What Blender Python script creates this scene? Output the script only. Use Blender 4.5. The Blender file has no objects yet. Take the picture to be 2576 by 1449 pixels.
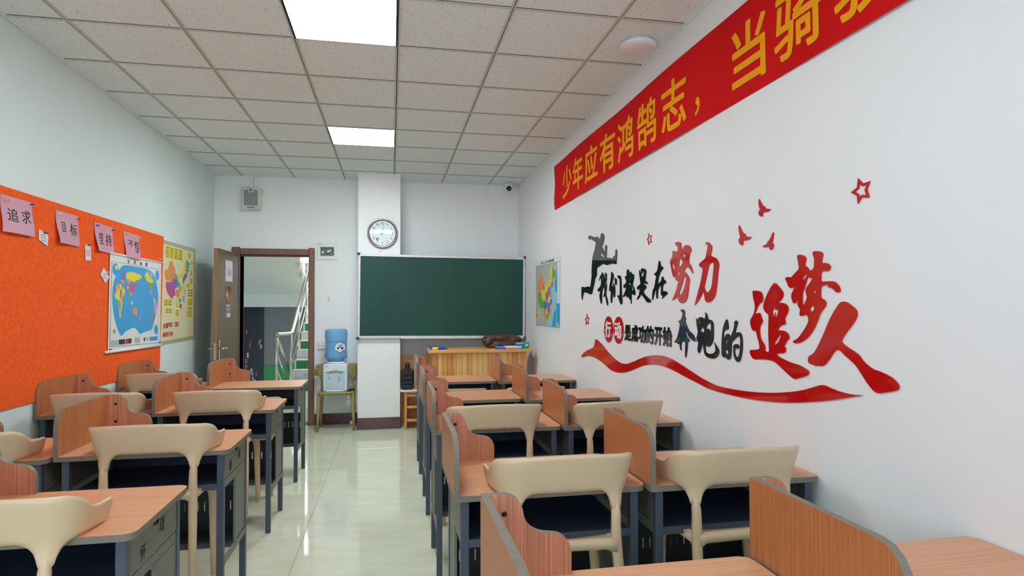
import bpy, math, random
from mathutils import Vector, Matrix
from mathutils.geometry import delaunay_2d_cdt
C = bpy.context.scene.collection
PI = math.pi
# ------------------------------------------------------------------ camera
CAMZ = 1.447
F = 1546.0
yaw, pitch, roll = 0.194, 0.0198, -0.0017
fw = Vector((math.sin(yaw)*math.cos(pitch), math.cos(yaw)*math.cos(pitch), math.sin(pitch)))
rt0 = Vector((math.cos(yaw), -math.sin(yaw), 0)); up0 = rt0.cross(fw)
RT = rt0*math.cos(roll) + up0*math.sin(roll); UP = -rt0*math.sin(roll) + up0*math.cos(roll)
cd = bpy.data.cameras.new('camera'); cam = bpy.data.objects.new('camera', cd); C.objects.link(cam)
cam.matrix_world = Matrix(((RT.x, UP.x, -fw.x, 0), (RT.y, UP.y, -fw.y, 0), (RT.z, UP.z, -fw.z, CAMZ), (0, 0, 0, 1)))
cd.sensor_width = 36; cd.lens = F/2576*36; cd.shift_y = 16.5/2576; cd.clip_start = .02
bpy.context.scene.camera = cam
# ------------------------------------------------------------------ world, exposure, lights
sc = bpy.context.scene
sc.view_settings.view_transform = 'Standard'; sc.view_settings.look = 'None'
sc.view_settings.gamma = 1; sc.view_settings.use_curve_mapping = False
sc.view_settings.exposure = 1.0
sc.cycles.max_bounces = 12; sc.cycles.diffuse_bounces = 8; sc.cycles.sample_clamp_indirect = 4
w = bpy.data.worlds.new('sky'); sc.world = w; w.use_nodes = True
bg = w.node_tree.nodes['Background']; bg.inputs[0].default_value = (.62, .78, 1, 1); bg.inputs[1].default_value = 1.2
def area(name, loc, rot, sx, sy, power, col):
    l = bpy.data.lights.new(name, 'AREA'); l.shape = 'RECTANGLE'; l.size = sx; l.size_y = sy; l.energy = power; l.color = col
    o = bpy.data.objects.new(name, l); C.objects.link(o); o.location = loc; o.rotation_euler = rot
    return o
# daylight through the classroom window behind the camera, and light of the stairwell window
area('daylight_window', (-.3, -2.72, 1.75), (math.radians(112), 0, 0), 2.6, 1.7, 30, (.80, .90, 1))
area('stairwell_daylight', (-.9, 12.2, 3.6), (math.radians(-8), 0, 0), 2.2, 3.0, 130, (.90, .96, 1))
PANEL = 13.0      # strength of the ceiling panels

# ------------------------------------------------------------------ helpers
def lin(c):
    return tuple((x/255/12.92 if x/255 <= .04045 else ((x/255+.055)/1.055)**2.4) for x in c)
def mat(name, rgb, rough=.5, metal=0, var=0, scale=(8, 8, 8), rgb2=None, bump=0, spec=.5, emit=0, detail=4, dist=0, coat=0):
    m = bpy.data.materials.new(name); m.use_nodes = True
    nt = m.node_tree; b = nt.nodes['Principled BSDF']
    c = (*lin(rgb), 1)
    b.inputs['Base Color'].default_value = c; b.inputs['Roughness'].default_value = rough
    b.inputs['Metallic'].default_value = metal; b.inputs['Specular IOR Level'].default_value = spec
    b.inputs['Coat Weight'].default_value = coat
    if emit:
        b.inputs['Emission Color'].default_value = (1, 1, 1, 1) if emit > 5 else c; b.inputs['Emission Strength'].default_value = emit
    if var or rgb2 or bump:
        tc = nt.nodes.new('ShaderNodeTexCoord'); mp = nt.nodes.new('ShaderNodeMapping')
        mp.inputs['Scale'].default_value = scale
        no = nt.nodes.new('ShaderNodeTexNoise'); no.inputs['Scale'].default_value = 1; no.inputs['Detail'].default_value = detail
        no.inputs['Distortion'].default_value = dist
        nt.links.new(tc.outputs['Object'], mp.inputs['Vector']); nt.links.new(mp.outputs[0], no.inputs['Vector'])
        if rgb2 or var:
            r = nt.nodes.new('ShaderNodeValToRGB')
            c2 = (*lin(rgb2), 1) if rgb2 else tuple(max(0, x*(1-var)) for x in c[:3])+(1,)
            r.color_ramp.elements[0].position = .33; r.color_ramp.elements[1].position = .67
            r.color_ramp.elements[0].color = c2; r.color_ramp.elements[1].color = c
            nt.links.new(no.outputs['Fac'], r.inputs[0]); nt.links.new(r.outputs[0], b.inputs['Base Color'])
        if bump:
            bp = nt.nodes.new('ShaderNodeBump'); bp.inputs['Strength'].default_value = bump; bp.inputs['Distance'].default_value = .002
            nt.links.new(no.outputs['Fac'], bp.inputs['Height']); nt.links.new(bp.outputs[0], b.inputs['Normal'])
    return m
class MB:
    def __init__(s): s.v = []; s.f = []; s.m = []; s.sm = []
    def add(s, vs, fs, m=0, sm=False):
        n = len(s.v); s.v += [tuple(v) for v in vs]; s.f += [tuple(i+n for i in f) for f in fs]
        s.m += (m if isinstance(m, list) else [m]*len(fs)); s.sm += [sm]*len(fs); return s
    def box(s, x0, x1, y0, y1, z0, z1, m=0, b=0):
        if b:
            b = min(b, (x1-x0)/2.01, (y1-y0)/2.01, (z1-z0)/2.01)
            X = (x0, x0+b, x1-b, x1); Y = (y0, y0+b, y1-b, y1); Z = (z0, z0+b, z1-b, z1)
            ids = {}; vs = []
            for i in range(4):
                for j in range(4):
                    for k in range(4):
                        e = (i in (0, 3)) + (j in (0, 3)) + (k in (0, 3))
                        if e == 1: ids[i, j, k] = len(vs); vs.append((X[i], Y[j], Z[k]))
            fs = []
            def F_(*q): fs.append([ids[t] for t in q])
            for e in (0, 3):
                F_((e, 1, 1), (e, 2, 1), (e, 2, 2), (e, 1, 2)); F_((1, e, 1), (2, e, 1), (2, e, 2), (1, e, 2)); F_((1, 1, e), (2, 1, e), (2, 2, e), (1, 2, e))
            for a in (0, 3):
                a1 = 1 if a == 0 else 2
                for c in (0, 3):
                    c1 = 1 if c == 0 else 2
                    F_((a, c1, 1), (a, c1, 2), (a1, c, 2), (a1, c, 1)); F_((a, 1, c1), (a, 2, c1), (a1, 2, c), (a1, 1, c)); F_((1, a, c1), (2, a, c1), (2, a1, c), (1, a1, c))
                    for d in (0, 3):
                        d1 = 1 if d == 0 else 2
                        F_((a, c1, d1), (a1, c, d1), (a1, c1, d))
            return s.add(vs, fs, m)
        vs = [(x, y, z) for x in (x0, x1) for y in (y0, y1) for z in (z0, z1)]
        return s.add(vs, [(0, 1, 3, 2), (4, 6, 7, 5), (0, 4, 5, 1), (2, 3, 7, 6), (0, 2, 6, 4), (1, 5, 7, 3)], m)
    def tube(s, pts, r, n=10, m=0, sq=1, caps=True):
        P = [Vector(p) for p in pts]; R = r if isinstance(r, (list, tuple)) else [r]*len(P)
        t = (P[1]-P[0]).normalized(); a = Vector((0, 0, 1)) if abs(t.z) < .9 else Vector((0, 1, 0))
        u = t.cross(a).normalized(); vs = []
        for i, p in enumerate(P):
            t = ((P[min(i+1, len(P)-1)]-P[max(i-1, 0)])).normalized()
            u = (u-t*u.dot(t)).normalized(); v = t.cross(u)
            for k in range(n):
                an = 2*PI*k/n; vs.append(p+u*R[i]*math.cos(an)+v*R[i]*sq*math.sin(an))
        fs = [(i*n+k, i*n+(k+1) % n, (i+1)*n+(k+1) % n, (i+1)*n+k) for i in range(len(P)-1) for k in range(n)]
        if caps: fs += [tuple(range(n))[::-1], tuple((len(P)-1)*n+k for k in range(n))]
        return s.add(vs, fs, m, True)
    def lathe(s, prof, o=(0, 0, 0), ax='z', n=32, m=0, sm=True, caps=True):
        vs = []
        for r, h in prof:
            for k in range(n):
                c, d = r*math.cos(2*PI*k/n), r*math.sin(2*PI*k/n)
                vs.append({'z': (o[0]+c, o[1]+d, o[2]+h), 'y': (o[0]+c, o[1]+h, o[2]+d), 'x': (o[0]+h, o[1]+c, o[2]+d)}[ax])
        fs = [(i*n+k, i*n+(k+1) % n, (i+1)*n+(k+1) % n, (i+1)*n+k) for i in range(len(prof)-1) for k in range(n)]
        if caps: s.add(vs[:n], [tuple(range(n))[::-1]], m); s.add(vs[-n:], [tuple(range(n))], m)
        return s.add(vs, fs, m, sm)
    def prism(s, poly, f3, t0, t1, mc=0, ms=0, holes=()):
        """poly (and holes) in 2D; f3(u,v,t)->xyz; caps material mc, sides ms"""
        loops = [list(poly)]+[list(h) for h in holes]
        pts = [Vector(p) for l in loops for p in l]; edges = []; faces = []; n = 0
        for l in loops:
            edges += [(n+i, n+(i+1) % len(l)) for i in range(len(l))]; n += len(l)
        vo, eo, fo, ov, oe, of = delaunay_2d_cdt(pts, edges, [], 1, 1e-9)
        def inside(p, l):
            c = False
            for i in range(len(l)):
                a, b = l[i], l[i-1]
                if (a[1] > p[1]) != (b[1] > p[1]) and p[0] < (b[0]-a[0])*(p[1]-a[1])/(b[1]-a[1])+a[0]: c = not c
            return c
        good = []
        for f in fo:
            g = (sum(vo[i][0] for i in f)/3, sum(vo[i][1] for i in f)/3)
            if inside(g, loops[0]) and not any(inside(g, h) for h in loops[1:]): good.append(f)
        k = len(vo)
        vs = [f3(v[0], v[1], t0) for v in vo]+[f3(v[0], v[1], t1) for v in vo]
        s.add(vs, [tuple(f) for f in good]+[tuple(i+k for i in f)[::-1] for f in good], mc)
        for l in loops:
            k = len(l)
            s.add([f3(p[0], p[1], t0) for p in l]+[f3(p[0], p[1], t1) for p in l], [(i, (i+1) % k, (i+1) % k+k, i+k) for i in range(k)], ms)
        return s
    def grid(s, fn, nu, nv, m=0, sm=True, closed=False):
        vs = [fn(i/(nu-1), j/(nv-1)) for i in range(nu) for j in range(nv)]
        return s.add(vs, [(i*nv+j, (i+1)*nv+j, (i+1)*nv+j+1, i*nv+j+1) for i in range(nu-1) for j in range(nv-1)], m, sm)
    def build(s, name, mats, parent=None, loc=None):
        me = bpy.data.meshes.new(name); me.from_pydata(s.v, [], s.f)
        for mm in (mats if isinstance(mats, (list, tuple)) else [mats]): me.materials.append(mm)
        me.polygons.foreach_set('material_index', s.m); me.polygons.foreach_set('use_smooth', s.sm)
        me.update()
        import bmesh
        b = bmesh.new(); b.from_mesh(me); bmesh.ops.remove_doubles(b, verts=b.verts, dist=1e-6) if any(s.sm) else None
        bmesh.ops.recalc_face_normals(b, faces=b.faces); b.to_mesh(me); b.free()
        o = bpy.data.objects.new(name, me); C.objects.link(o)
        if parent: o.parent = parent
        if loc: o.location = loc
        return o
def tag(o, label=None, cat=None, group=None, kind=None):
    if label: o['label'] = label
    if cat: o['category'] = cat
    if group: o['group'] = group
    if kind: o['kind'] = kind
    return o
def thing(name, loc, label, cat, group=None, rz=0):
    o = bpy.data.objects.new(name, None); C.objects.link(o); o.empty_display_size = .05
    o.location = loc; o.rotation_euler = (0, 0, rz); return tag(o, label, cat, group)
def struct(o): o['kind'] = 'structure'; return o
def dup(root, loc, label, group=None, rz=0, skip=()):
    r = root.copy(); C.objects.link(r); r.location = loc; r.rotation_euler = (0, 0, rz); r['label'] = label
    if group: r['group'] = group
    for ch in list(root.children):
        if ch.name.split('.')[0] in skip: continue
        c = ch.copy(); C.objects.link(c); c.parent = r
        for g in list(ch.children):
            d = g.copy(); C.objects.link(d); d.parent = c
    return r
TXT = {}
def glyph(ch, bold=0.0):
    """mesh data (verts,faces) of one character normalised to a unit box"""
    if (ch, bold) in TXT: return TXT[ch, bold]
    cu = bpy.data.curves.new('t', 'FONT'); cu.body = ch; cu.offset = bold; cu.resolution_u = 3
    o = bpy.data.objects.new('t', cu); C.objects.link(o); bpy.context.view_layer.update()
    me = bpy.data.meshes.new_from_object(o.evaluated_get(bpy.context.evaluated_depsgraph_get()))
    vs = [v.co.copy() for v in me.vertices]; fs = [tuple(p.vertices) for p in me.polygons]
    bpy.data.objects.remove(o); bpy.data.curves.remove(cu); bpy.data.meshes.remove(me)
    x0 = min(v.x for v in vs); x1 = max(v.x for v in vs); y0 = min(v.y for v in vs); y1 = max(v.y for v in vs)
    vs = [((v.x-x0)/(x1-x0), (v.y-y0)/(y1-y0)) for v in vs]
    TXT[ch, bold] = (vs, fs); return TXT[ch, bold]
def put_glyph(mb, ch, f3, t0, t1, bold=0.0, m=0):
    """f3(u,v,t): u,v in 0..1"""
    if bold > .012:
        for a in range(8): put_glyph(mb, ch, lambda u, v, t, a=a: f3((u-.5)*(1-1.6*bold)+.5+.8*bold*math.cos(a*PI/4), (v-.5)*(1-1.6*bold)+.5+.8*bold*math.sin(a*PI/4), t), t0, t1+a*1e-5, 0, m)
        return
    vs, fs = glyph(ch, bold); n = len(vs)
    from collections import Counter
    ed = Counter()
    for f in fs:
        for i in range(len(f)): ed[tuple(sorted((f[i], f[(i+1) % len(f)])))] += 1
    side = [(a, b, b+n, a+n) for (a, b), c in ed.items() if c == 1]
    mb.add([f3(u, v, t0) for u, v in vs]+[f3(u, v, t1) for u, v in vs], list(fs)+[tuple(i+n for i in f)[::-1] for f in fs]+side, m)
def ray(px, py): return RT*(px-1288)/F+UP*(741-py)/F+fw
def on_x(px, py, X): d = ray(px, py)*1.0; k = X/d.x; return (d.y*k, CAMZ+d.z*k)      # -> (y, z) on the wall plane
def smooth(poly, it=1, sharp=70):
    for _ in range(it):
        out = []; n = len(poly)
        for i in range(n):
            p, q, r = Vector(poly[i-1]), Vector(poly[i]), Vector(poly[(i+1) % n])
            a = (p-q); b = (r-q)
            if a.length < 1e-9 or b.length < 1e-9: continue
            ang = math.degrees(a.angle(b))
            if ang < sharp: out.append(tuple(q))
            else: out += [tuple(q+a*.25), tuple(q+b*.25)]
        poly = out
    return poly
random.seed(4)
# ------------------------------------------------------------------ materials
M_wall = mat('wall_paint', (235, 236, 239), .55, var=.03, scale=(1.3, 1.3, 1.3))
M_wallL = mat('wall_paint_left', (222, 234, 232), .6, var=.04, scale=(1.1, 1.1, 1.1))
M_wallB = mat('wall_paint_back', (236, 239, 239), .6, var=.03, scale=(1.3, 1.3, 1.3))
M_tile = mat('floor_tile', (217, 219, 198), .07, rgb2=(207, 209, 184), scale=(3, 9, 3), spec=.5)
M_grout = mat('grout', (118, 112, 98), .8)
M_base = mat('maroon_base', (92, 46, 40), .25, rgb2=(70, 34, 30), scale=(14, 14, 14))
M_desk = mat('desk_laminate', (214, 158, 120), .33, rgb2=(198, 136, 96), scale=(2.5, 170, 170), detail=5)
M_panel = mat('panel_laminate', (188, 122, 76), .38, rgb2=(160, 94, 52), scale=(190, 190, 2.2), detail=5)
M_panel2 = mat('wave_laminate', (200, 136, 106), .38, rgb2=(160, 96, 68), scale=(230, 230, 2.4), detail=5)
M_edge = mat('edge_band', (122, 114, 102), .5, var=.12, scale=(40, 40, 40))
M_steel = mat('painted_steel', (71, 80, 94), .42, var=.05, scale=(20, 20, 20))
M_steelLit = mat('painted_steel_aisle_lit', (112, 112, 104), .45, var=.05, scale=(20, 20, 20))  # same steel paint, aisle light on the desk ends put into a greyer colour
M_navy = mat('navy_steel', (48, 60, 84), .5)
M_dark = mat('dark_panel', (26, 30, 38), .5)
M_screw = mat('black_screw', (25, 22, 20), .4, .5)
M_chair = mat('chair_plastic', (214, 188, 154), .36, var=.03, scale=(4, 4, 4))
M_chairG = mat('olive_chair_plastic', (156, 143, 92), .38, var=.05, scale=(4, 4, 4))
M_white = mat('white_plastic', (228, 230, 230), .35)
M_grey = mat('grey_plastic', (150, 150, 148), .5)
M_black = mat('black_plastic', (14, 14, 15), .3)
M_chrome = mat('stainless', (205, 200, 190), .18, 1)
M_alu = mat('aluminium_frame', (214, 212, 212), .4, .3, var=.1, scale=(9, 9, 9))
M_wood = mat('pine', (226, 170, 100), .4, rgb2=(208, 140, 72), scale=(26, 26, 1.2), detail=4)
M_wood2 = mat('pine_light', (232, 190, 126), .4, rgb2=(222, 168, 98), scale=(26, 26, 1.2), detail=4)
M_wood3 = mat('pine_red', (214, 146, 82), .4, rgb2=(198, 124, 62), scale=(26, 26, 1.2), detail=4)
M_woodT = mat('pine_top', (230, 172, 96), .35, rgb2=(212, 146, 66), scale=(1.2, 26, 26), detail=4)
M_door = mat('door_wood', (114, 92, 72), .45, rgb2=(98, 78, 60), scale=(40, 40, 1.5))
M_doorE = mat('door_edge_wood', (160, 120, 78), .5, rgb2=(140, 102, 64), scale=(30, 30, 1.5))
M_frame = mat('door_frame_wood', (132, 94, 80), .45, rgb2=(112, 78, 66), scale=(40, 40, 2))
M_red = mat('red_acrylic', (190, 4, 12), .06, spec=.6)
M_blk = mat('black_acrylic', (14, 18, 20), .06, spec=.6)
M_wht = mat('white_acrylic', (235, 235, 238), .1)
M_ban = mat('banner_cloth', (214, 20, 20), .8, rgb2=(204, 10, 16), scale=(2, 2, 2), spec=.12)
M_gold = mat('banner_yellow', (246, 164, 4), .7, spec=.15)
M_ink = mat('black_ink', (24, 22, 24), .6)
M_redink = mat('red_ink', (186, 24, 24), .6)
M_blue = mat('blue', (28, 62, 176), .5)
M_pins = {k: mat('pin_'+k, c, .3) for k, c in dict(yellow=(238, 180, 20), blue=(40, 40, 170), white=(235, 235, 235), red=(200, 20, 40)).items()}
M_glassW = mat('clock_glass', (230, 240, 240), .03)
def _glass():
    nt = M_glassW.node_tree; nt.nodes.clear()
    o = nt.nodes.new('ShaderNodeOutputMaterial'); mx = nt.nodes.new('ShaderNodeMixShader'); fr_ = nt.nodes.new('ShaderNodeFresnel'); tr = nt.nodes.new('ShaderNodeBsdfTransparent'); gl = nt.nodes.new('ShaderNodeBsdfGlossy')
    gl.inputs['Roughness'].default_value = .03; fr_.inputs[0].default_value = 1.5
    nt.links.new(fr_.outputs[0], mx.inputs[0]); nt.links.new(tr.outputs[0], mx.inputs[1]); nt.links.new(gl.outputs[0], mx.inputs[2]); nt.links.new(mx.outputs[0], o.inputs[0])
_glass()
M_light = mat('light_panel', (255, 255, 255), .5, emit=PANEL)
M_light.node_tree.nodes['Principled BSDF'].inputs['Emission Color'].default_value = (.87, .97, 1, 1)
M_speck = bpy.data.materials.new('mineral_tile'); M_speck.use_nodes = True
def _ceil():
    nt = M_speck.node_tree; b = nt.nodes['Principled BSDF']; b.inputs['Roughness'].default_value = .9
    tc = nt.nodes.new('ShaderNodeTexCoord'); mp = nt.nodes.new('ShaderNodeMapping'); mp.inputs['Scale'].default_value = (95, 60, 70)
    no = nt.nodes.new('ShaderNodeTexNoise'); no.inputs['Scale'].default_value = 1; no.inputs['Detail'].default_value = 2; no.inputs['Distortion'].default_value = 1.2
    r = nt.nodes.new('ShaderNodeValToRGB'); e = r.color_ramp.elements
    e[0].position = .305; e[0].color = (*lin((150, 146, 142)), 1); e[1].position = .345; e[1].color = (*lin((224, 233, 234)), 1)
    nt.links.new(tc.outputs['Object'], mp.inputs[0]); nt.links.new(mp.outputs[0], no.inputs[0]); nt.links.new(no.outputs['Fac'], r.inputs[0]); nt.links.new(r.outputs[0], b.inputs['Base Color'])
_ceil()
M_grid = mat('ceiling_grid', (200, 202, 198), .6); M_gridD = mat('grid_groove', (24, 25, 24), .7)
# ------------------------------------------------------------------ room shell
XL_T, XL_B, XR, YB, HC = -2.075, -2.135, 1.635, 7.9, 3.037
YN = -2.9
def xl(z): return XL_B+(XL_T-XL_B)*z/HC
# floor with separate tiles
fl = struct(MB().box(-2.2, XR, YN, YB, -.12, -.004).build('floor', M_grout))
tiles = {}
def floor_tile(x0, x1, y0, y1):
    key = (round(x1-x0, 3), round(y1-y0, 3))
    if key not in tiles:
        tiles[key] = MB().box(0, key[0], 0, key[1], -.004, 0, b=.0006).build('floor_tile', M_tile, fl, (x0, y0, 0))
    else:
        o = tiles[key].copy(); C.objects.link(o); o.location = (x0, y0, 0)
gx = [-2.14, -1.34, -.54, .26, 1.06, XR]; gy = [YN]+[4.07+.8*k for k in range(-8, 5)]+[YB]
for i in range(len(gx)-1):
    for j in range(len(gy)-1):
        if gy[j+1]-gy[j] > .05: floor_tile(gx[i]+.0012, gx[i+1]-.0012, gy[j]+.0012, gy[j+1]-.0012)
# ceiling: slab above, grid bars and mineral tiles
ce = struct(MB().box(-2.2, XR+.1, YN, YB+.1, HC+.03, HC+.15).build('ceiling', M_grid))
X0, Y0 = -2.365, 3.184
cx = [xl(HC)]+[X0+.6*i for i in range(1, 7)]+[XR]; cy = [YN]+[Y0+.6*j for j in range(-10, 8)]+[YB]
cache = {}
for i in range(len(cx)-1):
    for j in range(len(cy)-1):
        ww, hh = cx[i+1]-cx[i], cy[j+1]-cy[j]
        if i == 3 and round((cy[j]-Y0)/.6) in (-4, 0, 4) and hh > .55: continue
        k = (round(ww, 3), round(hh, 3))
        if k not in cache:
            o = cache[k] = MB().box(.011, ww-.011, .011, hh-.011, 0, .014, b=.002).build('ceiling_tile', M_speck, ce)
        else:
            o = cache[k].copy(); C.objects.link(o)
        o.location = (cx[i], cy[j], HC+.002)
for i in range(1, 7):
    x = cx[i]
    b = MB().box(x-.012, x-.003, YN, YB, HC-.004, HC+.02).box(x+.003, x+.012, YN, YB, HC-.004, HC+.02).box(x-.003, x+.003, YN, YB, HC+.008, HC+.02, 1)
    b.build('main_runner', [M_grid, M_gridD], ce)
for j in range(1, len(cy)-1):
    for i in range(len(cx)-1):
        MB().box(cx[i]+.012, cx[i+1]-.012, cy[j]-.011, cy[j]+.011, HC-.002, HC+.018, b=.001).box(cx[i]+.012, cx[i+1]-.012, cy[j]-.0145, cy[j]-.011, HC+.0, HC+.018, 1).build('cross_tee', [M_grid, M_gridD], ce)
MB().box(xl(HC), xl(HC)+.022, YN, YB, HC-.006, HC+.01).box(XR-.022, XR, YN, YB, HC-.006, HC+.01).box(xl(HC), XR, YB-.022, YB, HC-.006, HC+.01).build('edge_angle', M_speck, ce)
k = 0
for j in (-4, 0, 4):
    y = Y0+.6*j; nm = 'ceiling_light'
    lab = {0: 'large bright square light panel at the top of the photo', 4: 'smaller looking bright square light panel nearer the blackboard', -4: 'square light panel above and behind the camera'}[j]
    ml_ = M_light.copy(); ml_.node_tree.nodes['Principled BSDF'].inputs['Emission Strength'].default_value = PANEL*{-4: .8, 0: 1.0, 4: 1.7}[j]
    t = thing('ceiling_light', (.335-.6+.0, y+.3, HC), lab, 'light', 'ceiling light panels')
    MB().box(-.288, .288, -.288, .288, -.001, .006).build('diffuser', ml_, t)
    b = MB()
    for a in ((-.298, -.288, -.298, .298), (.288, .298, -.298, .298), (-.288, .288, -.298, -.288), (-.288, .288, .288, .298)): b.box(*a, -.004, .02)
    b.build('frame', M_white, t)
    t.location.x = (cx[3]+cx[4])/2
# walls
DX0, DX1, DH = -1.79, -.997, 2.083     # door opening
struct(MB().box(XR, XR+.15, YN, YB+.2, -.12, HC+.15).build('wall_right', M_wall))
struct(MB().prism([(XL_B-.004*0, -.12), (XL_T, HC+.15), (-2.4, HC+.15), (-2.4, -.12)], lambda u, v, t: (u, t, v), YN, YB+.02).build('wall_left', M_wallL))
wb = MB()
wb.box(-2.4, DX0, YB, YB+.2, -.12, HC+.15).box(DX1, XR+.15, YB, YB+.2, -.12, HC+.15).box(DX0, DX1, YB, YB+.2, DH, HC+.15)
struct(wb.build('wall_back', M_wallB))
struct(MB().box(-.39, .107, 7.48, YB, .133, HC+.02, b=.004).build('wall_column', M_wallB))['label'] = 'white column projecting from the back wall'
wn = MB()  # wall behind the camera with a window opening
wn.box(-2.4, -1.7, YN-.15, YN, -.12, HC+.1).box(1.1, XR+.15, YN-.15, YN, -.12, HC+.1).box(-1.7, 1.1, YN-.15, YN, -.12, .85).box(-1.7, 1.1, YN-.15, YN, 2.65, HC+.1)
struct(wn.build('wall_front', M_wallB))
wf = MB()
for a, b in ((-1.7, -1.64), (-.33, -.27), (1.04, 1.1)): wf.box(a, b, YN-.1, YN-.04, .85, 2.65)
wf.box(-1.7, 1.1, YN-.1, YN-.04, .85, .91).box(-1.7, 1.1, YN-.1, YN-.04, 2.59, 2.65)
struct(wf.build('window_1', M_white))
# baseboards
struct(MB().box(DX1+.075, -.39, YB-.012, YB, 0, .135, b=.003).build('baseboard_back', M_base))
struct(MB().box(.107, XR, YB-.012, YB, 0, .135, b=.003).build('baseboard_back_right', M_base))
struct(MB().box(-.397, .114, 7.472, YB-.013, 0, .133, b=.003).build('baseboard_column', M_base))
struct(MB().box(XR-.006, XR, YN, YB-.013, 0, .1).build('baseboard_right', M_base))
# door frame
fr = struct(MB().box(DX0-.09, DX0, YB-.03, YB+.2, 0, DH+.09, b=.006).box(DX1, DX1+.07, YB-.03, YB+.2, 0, DH+.09, b=.006).box(DX0, DX1, YB-.024, YB+.2, DH, DH+.075, b=.006).box(DX0, DX1, YB+.03, YB+.06, DH-.02, DH, 0).build('trim_2', M_frame))
fr['label'] = 'reddish brown wooden door frame'
struct(MB().box(DX0, DX1, YB-.0, YB+.2, -.004, .003).build('trim_3', M_grout))['label'] = 'door threshold'
def catmull(P, n):
    P = [Vector(p) for p in P]; out = []
    for i in range(len(P)-1):
        p0, p1, p2, p3 = P[max(i-1, 0)], P[i], P[i+1], P[min(i+2, len(P)-1)]
        for k in range(n):
            t = k/n; out.append(.5*((2*p1)+(p2-p0)*t+(2*p0-5*p1+4*p2-p3)*t*t+(3*p1-p0-3*p2+p3)*t**3))
    return out+[P[-1]]
# ------------------------------------------------------------------ desks
def desk_proto(wd, name='study_desk'):
    d = .505; zt = .79
    t = thing(name, (0, 0, 0), 'x', 'desk')
    r = .035; poly = [(0, 0), (wd-r, 0)]
    poly += [(wd-r+r*math.sin(a), r-r*math.cos(a)) for a in (PI/8, PI/4, 3*PI/8)]+[(wd, r), (wd, d-r)]
    poly += [(wd-r+r*math.cos(a), d-r+r*math.sin(a)) for a in (PI/8, PI/4, 3*PI/8)]+[(wd-r, d), (0, d)]
    MB().prism(poly, lambda u, v, k: (u, v, k), zt-.021, zt, 0, 1).build('tabletop', [M_desk, M_edge], t)
    h = .205; r = .07
    sp = [(0.0, 0), (d, 0), (d, h), (r, h)]+[(r-r*math.sin(a), h-r+r*math.cos(a)) for a in (PI/8, PI/4, 3*PI/8)]+[(0, h-r)]
    MB().prism(sp, lambda u, v, k: (k, u, zt+v), 0, .019, 0, 1).build('side_panel', [M_panel, M_edge], t)
    w0 = [(.0, 0), (.204, 0), (.204, .052), (.199, .075), (.186, .092), (.168, .101), (.148, .104), (.128, .108), (.108, .117), (.093, .132), (.085, .150), (.081, .168), (.073, .186), (.058, .199), (.040, .205), (0, .205)]
    wv = [(p.x, p.y) for p in catmull([(a, b_, 0) for a, b_ in w0[2:-1]], 3)]
    bp = MB().prism([(0, 0), (.204, 0)]+wv+[(0, .205)], lambda u, v, k: (.019+u, d-.019+k, zt+v), 0, .019, 0, 1).build('wave_panel', [M_panel2, M_edge], t)
    for z in (.158, .068):
        MB().lathe([(.0065, 0), (.0065, -.002), (.004, -.003), (.001, -.003)], (.055, d-.019, zt+z), 'y', 14).build('screw', M_screw, bp)
    L = .03; x0, x1, y0, y1 = .026, wd-.026, .018, d-.018
    for x in (x0, x1-L):
        for y in (y0, y1-L):
            MB().box(x, x+L, y, y+L, 0, zt-.021, b=.002).build('leg', M_steel, t)
    MB().box(x0+L, x1-L, y0+.004, y1-.004, .617, .621).build('book_shelf', M_navy, t)
    MB().box(x0+L, x1-L, y0+.002, y0+.006, .606, .632).box(x0+L, x1-L, y0+.002, y0+.02, .604, .608).build('shelf_lip', M_steel, t)
    MB().box(x0+L, x1-L, y1-.012, y1-.008, .61, zt-.021).box(x0+L, x1-L, y1-.03, y1-.012, .69, .695).build('shelf_back', M_navy, t)
    for sx in (0, 1):
        xa = x0+.003 if sx == 0 else x1-.009
        sd = MB().box(xa, xa+.006, y0+L, y1-L, .642, .752, b=.001).box(xa+.001, xa+.005, y0+L, y1-L, .602, .638, b=.001)
        s = sd.build('side_cover', M_steelLit, t)
        xo = xa+.006 if sx else xa
        s2 = 1 if sx else -1
        hk = [(.02*math.cos(a), -.022*math.sin(a)) for a in [i*PI/8 for i in range(9)]]
        hk = hk+[(.016*math.cos(a), -.017*math.sin(a)) for a in [i*PI/8 for i in range(8, -1, -1)]]
        MB().prism(hk, lambda u, v, k: (xo+s2*k, d/2+u, .753+v), 0, .006, 0, 0).build('pull_notch', M_dark, s)
        MB().box(xa-.002, xa+.008, .245, .27, .275, .602).box(xa+.001, xa+.005, .27, y1-L, .286, .6).box(xa-.004, xa+.01, y0+L, y1-L, .25, .276, b=.001).build('end_frame', M_steelLit, t)
    MB().box(x0+L, x1-L, .335, y1-.008, .250, .254).box(x0+L, x1-L, .335, .339, .226, .256).build('foot_shelf', M_steel, t)
    b = MB(); ya, yb = y1-.012, y1-.009
    b.box(x0+L, x1-L, ya, yb, .226, .372).box(x0+L, x1-L, ya, yb, .42, .50)
    n = int((x1-x0-2*L)/.0315); x = x0+L
    for i in range(n):
        xs = x0+L+(x1-x0-2*L)*(i+.5)/n
        b.box(x, xs-.0028, ya, yb, .372, .42); x = xs+.0028
    b.box(x, x1-L, ya, yb, .372, .42)
    b.build('slotted_panel', M_dark, t)
    return t
DESKS = {}
def desk(wd, loc, label, group, rz=0):
    if wd not in DESKS:
        o = DESKS[wd] = desk_proto(wd); o.location = loc; o.rotation_euler = (0, 0, rz); o['label'] = label; o['group'] = group; return o
    return dup(DESKS[wd], loc, label, group, rz)
GR = 'study desks with privacy panels'
rows = [0.98, 2.135, 3.275, 4.31, 5.385]
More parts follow.
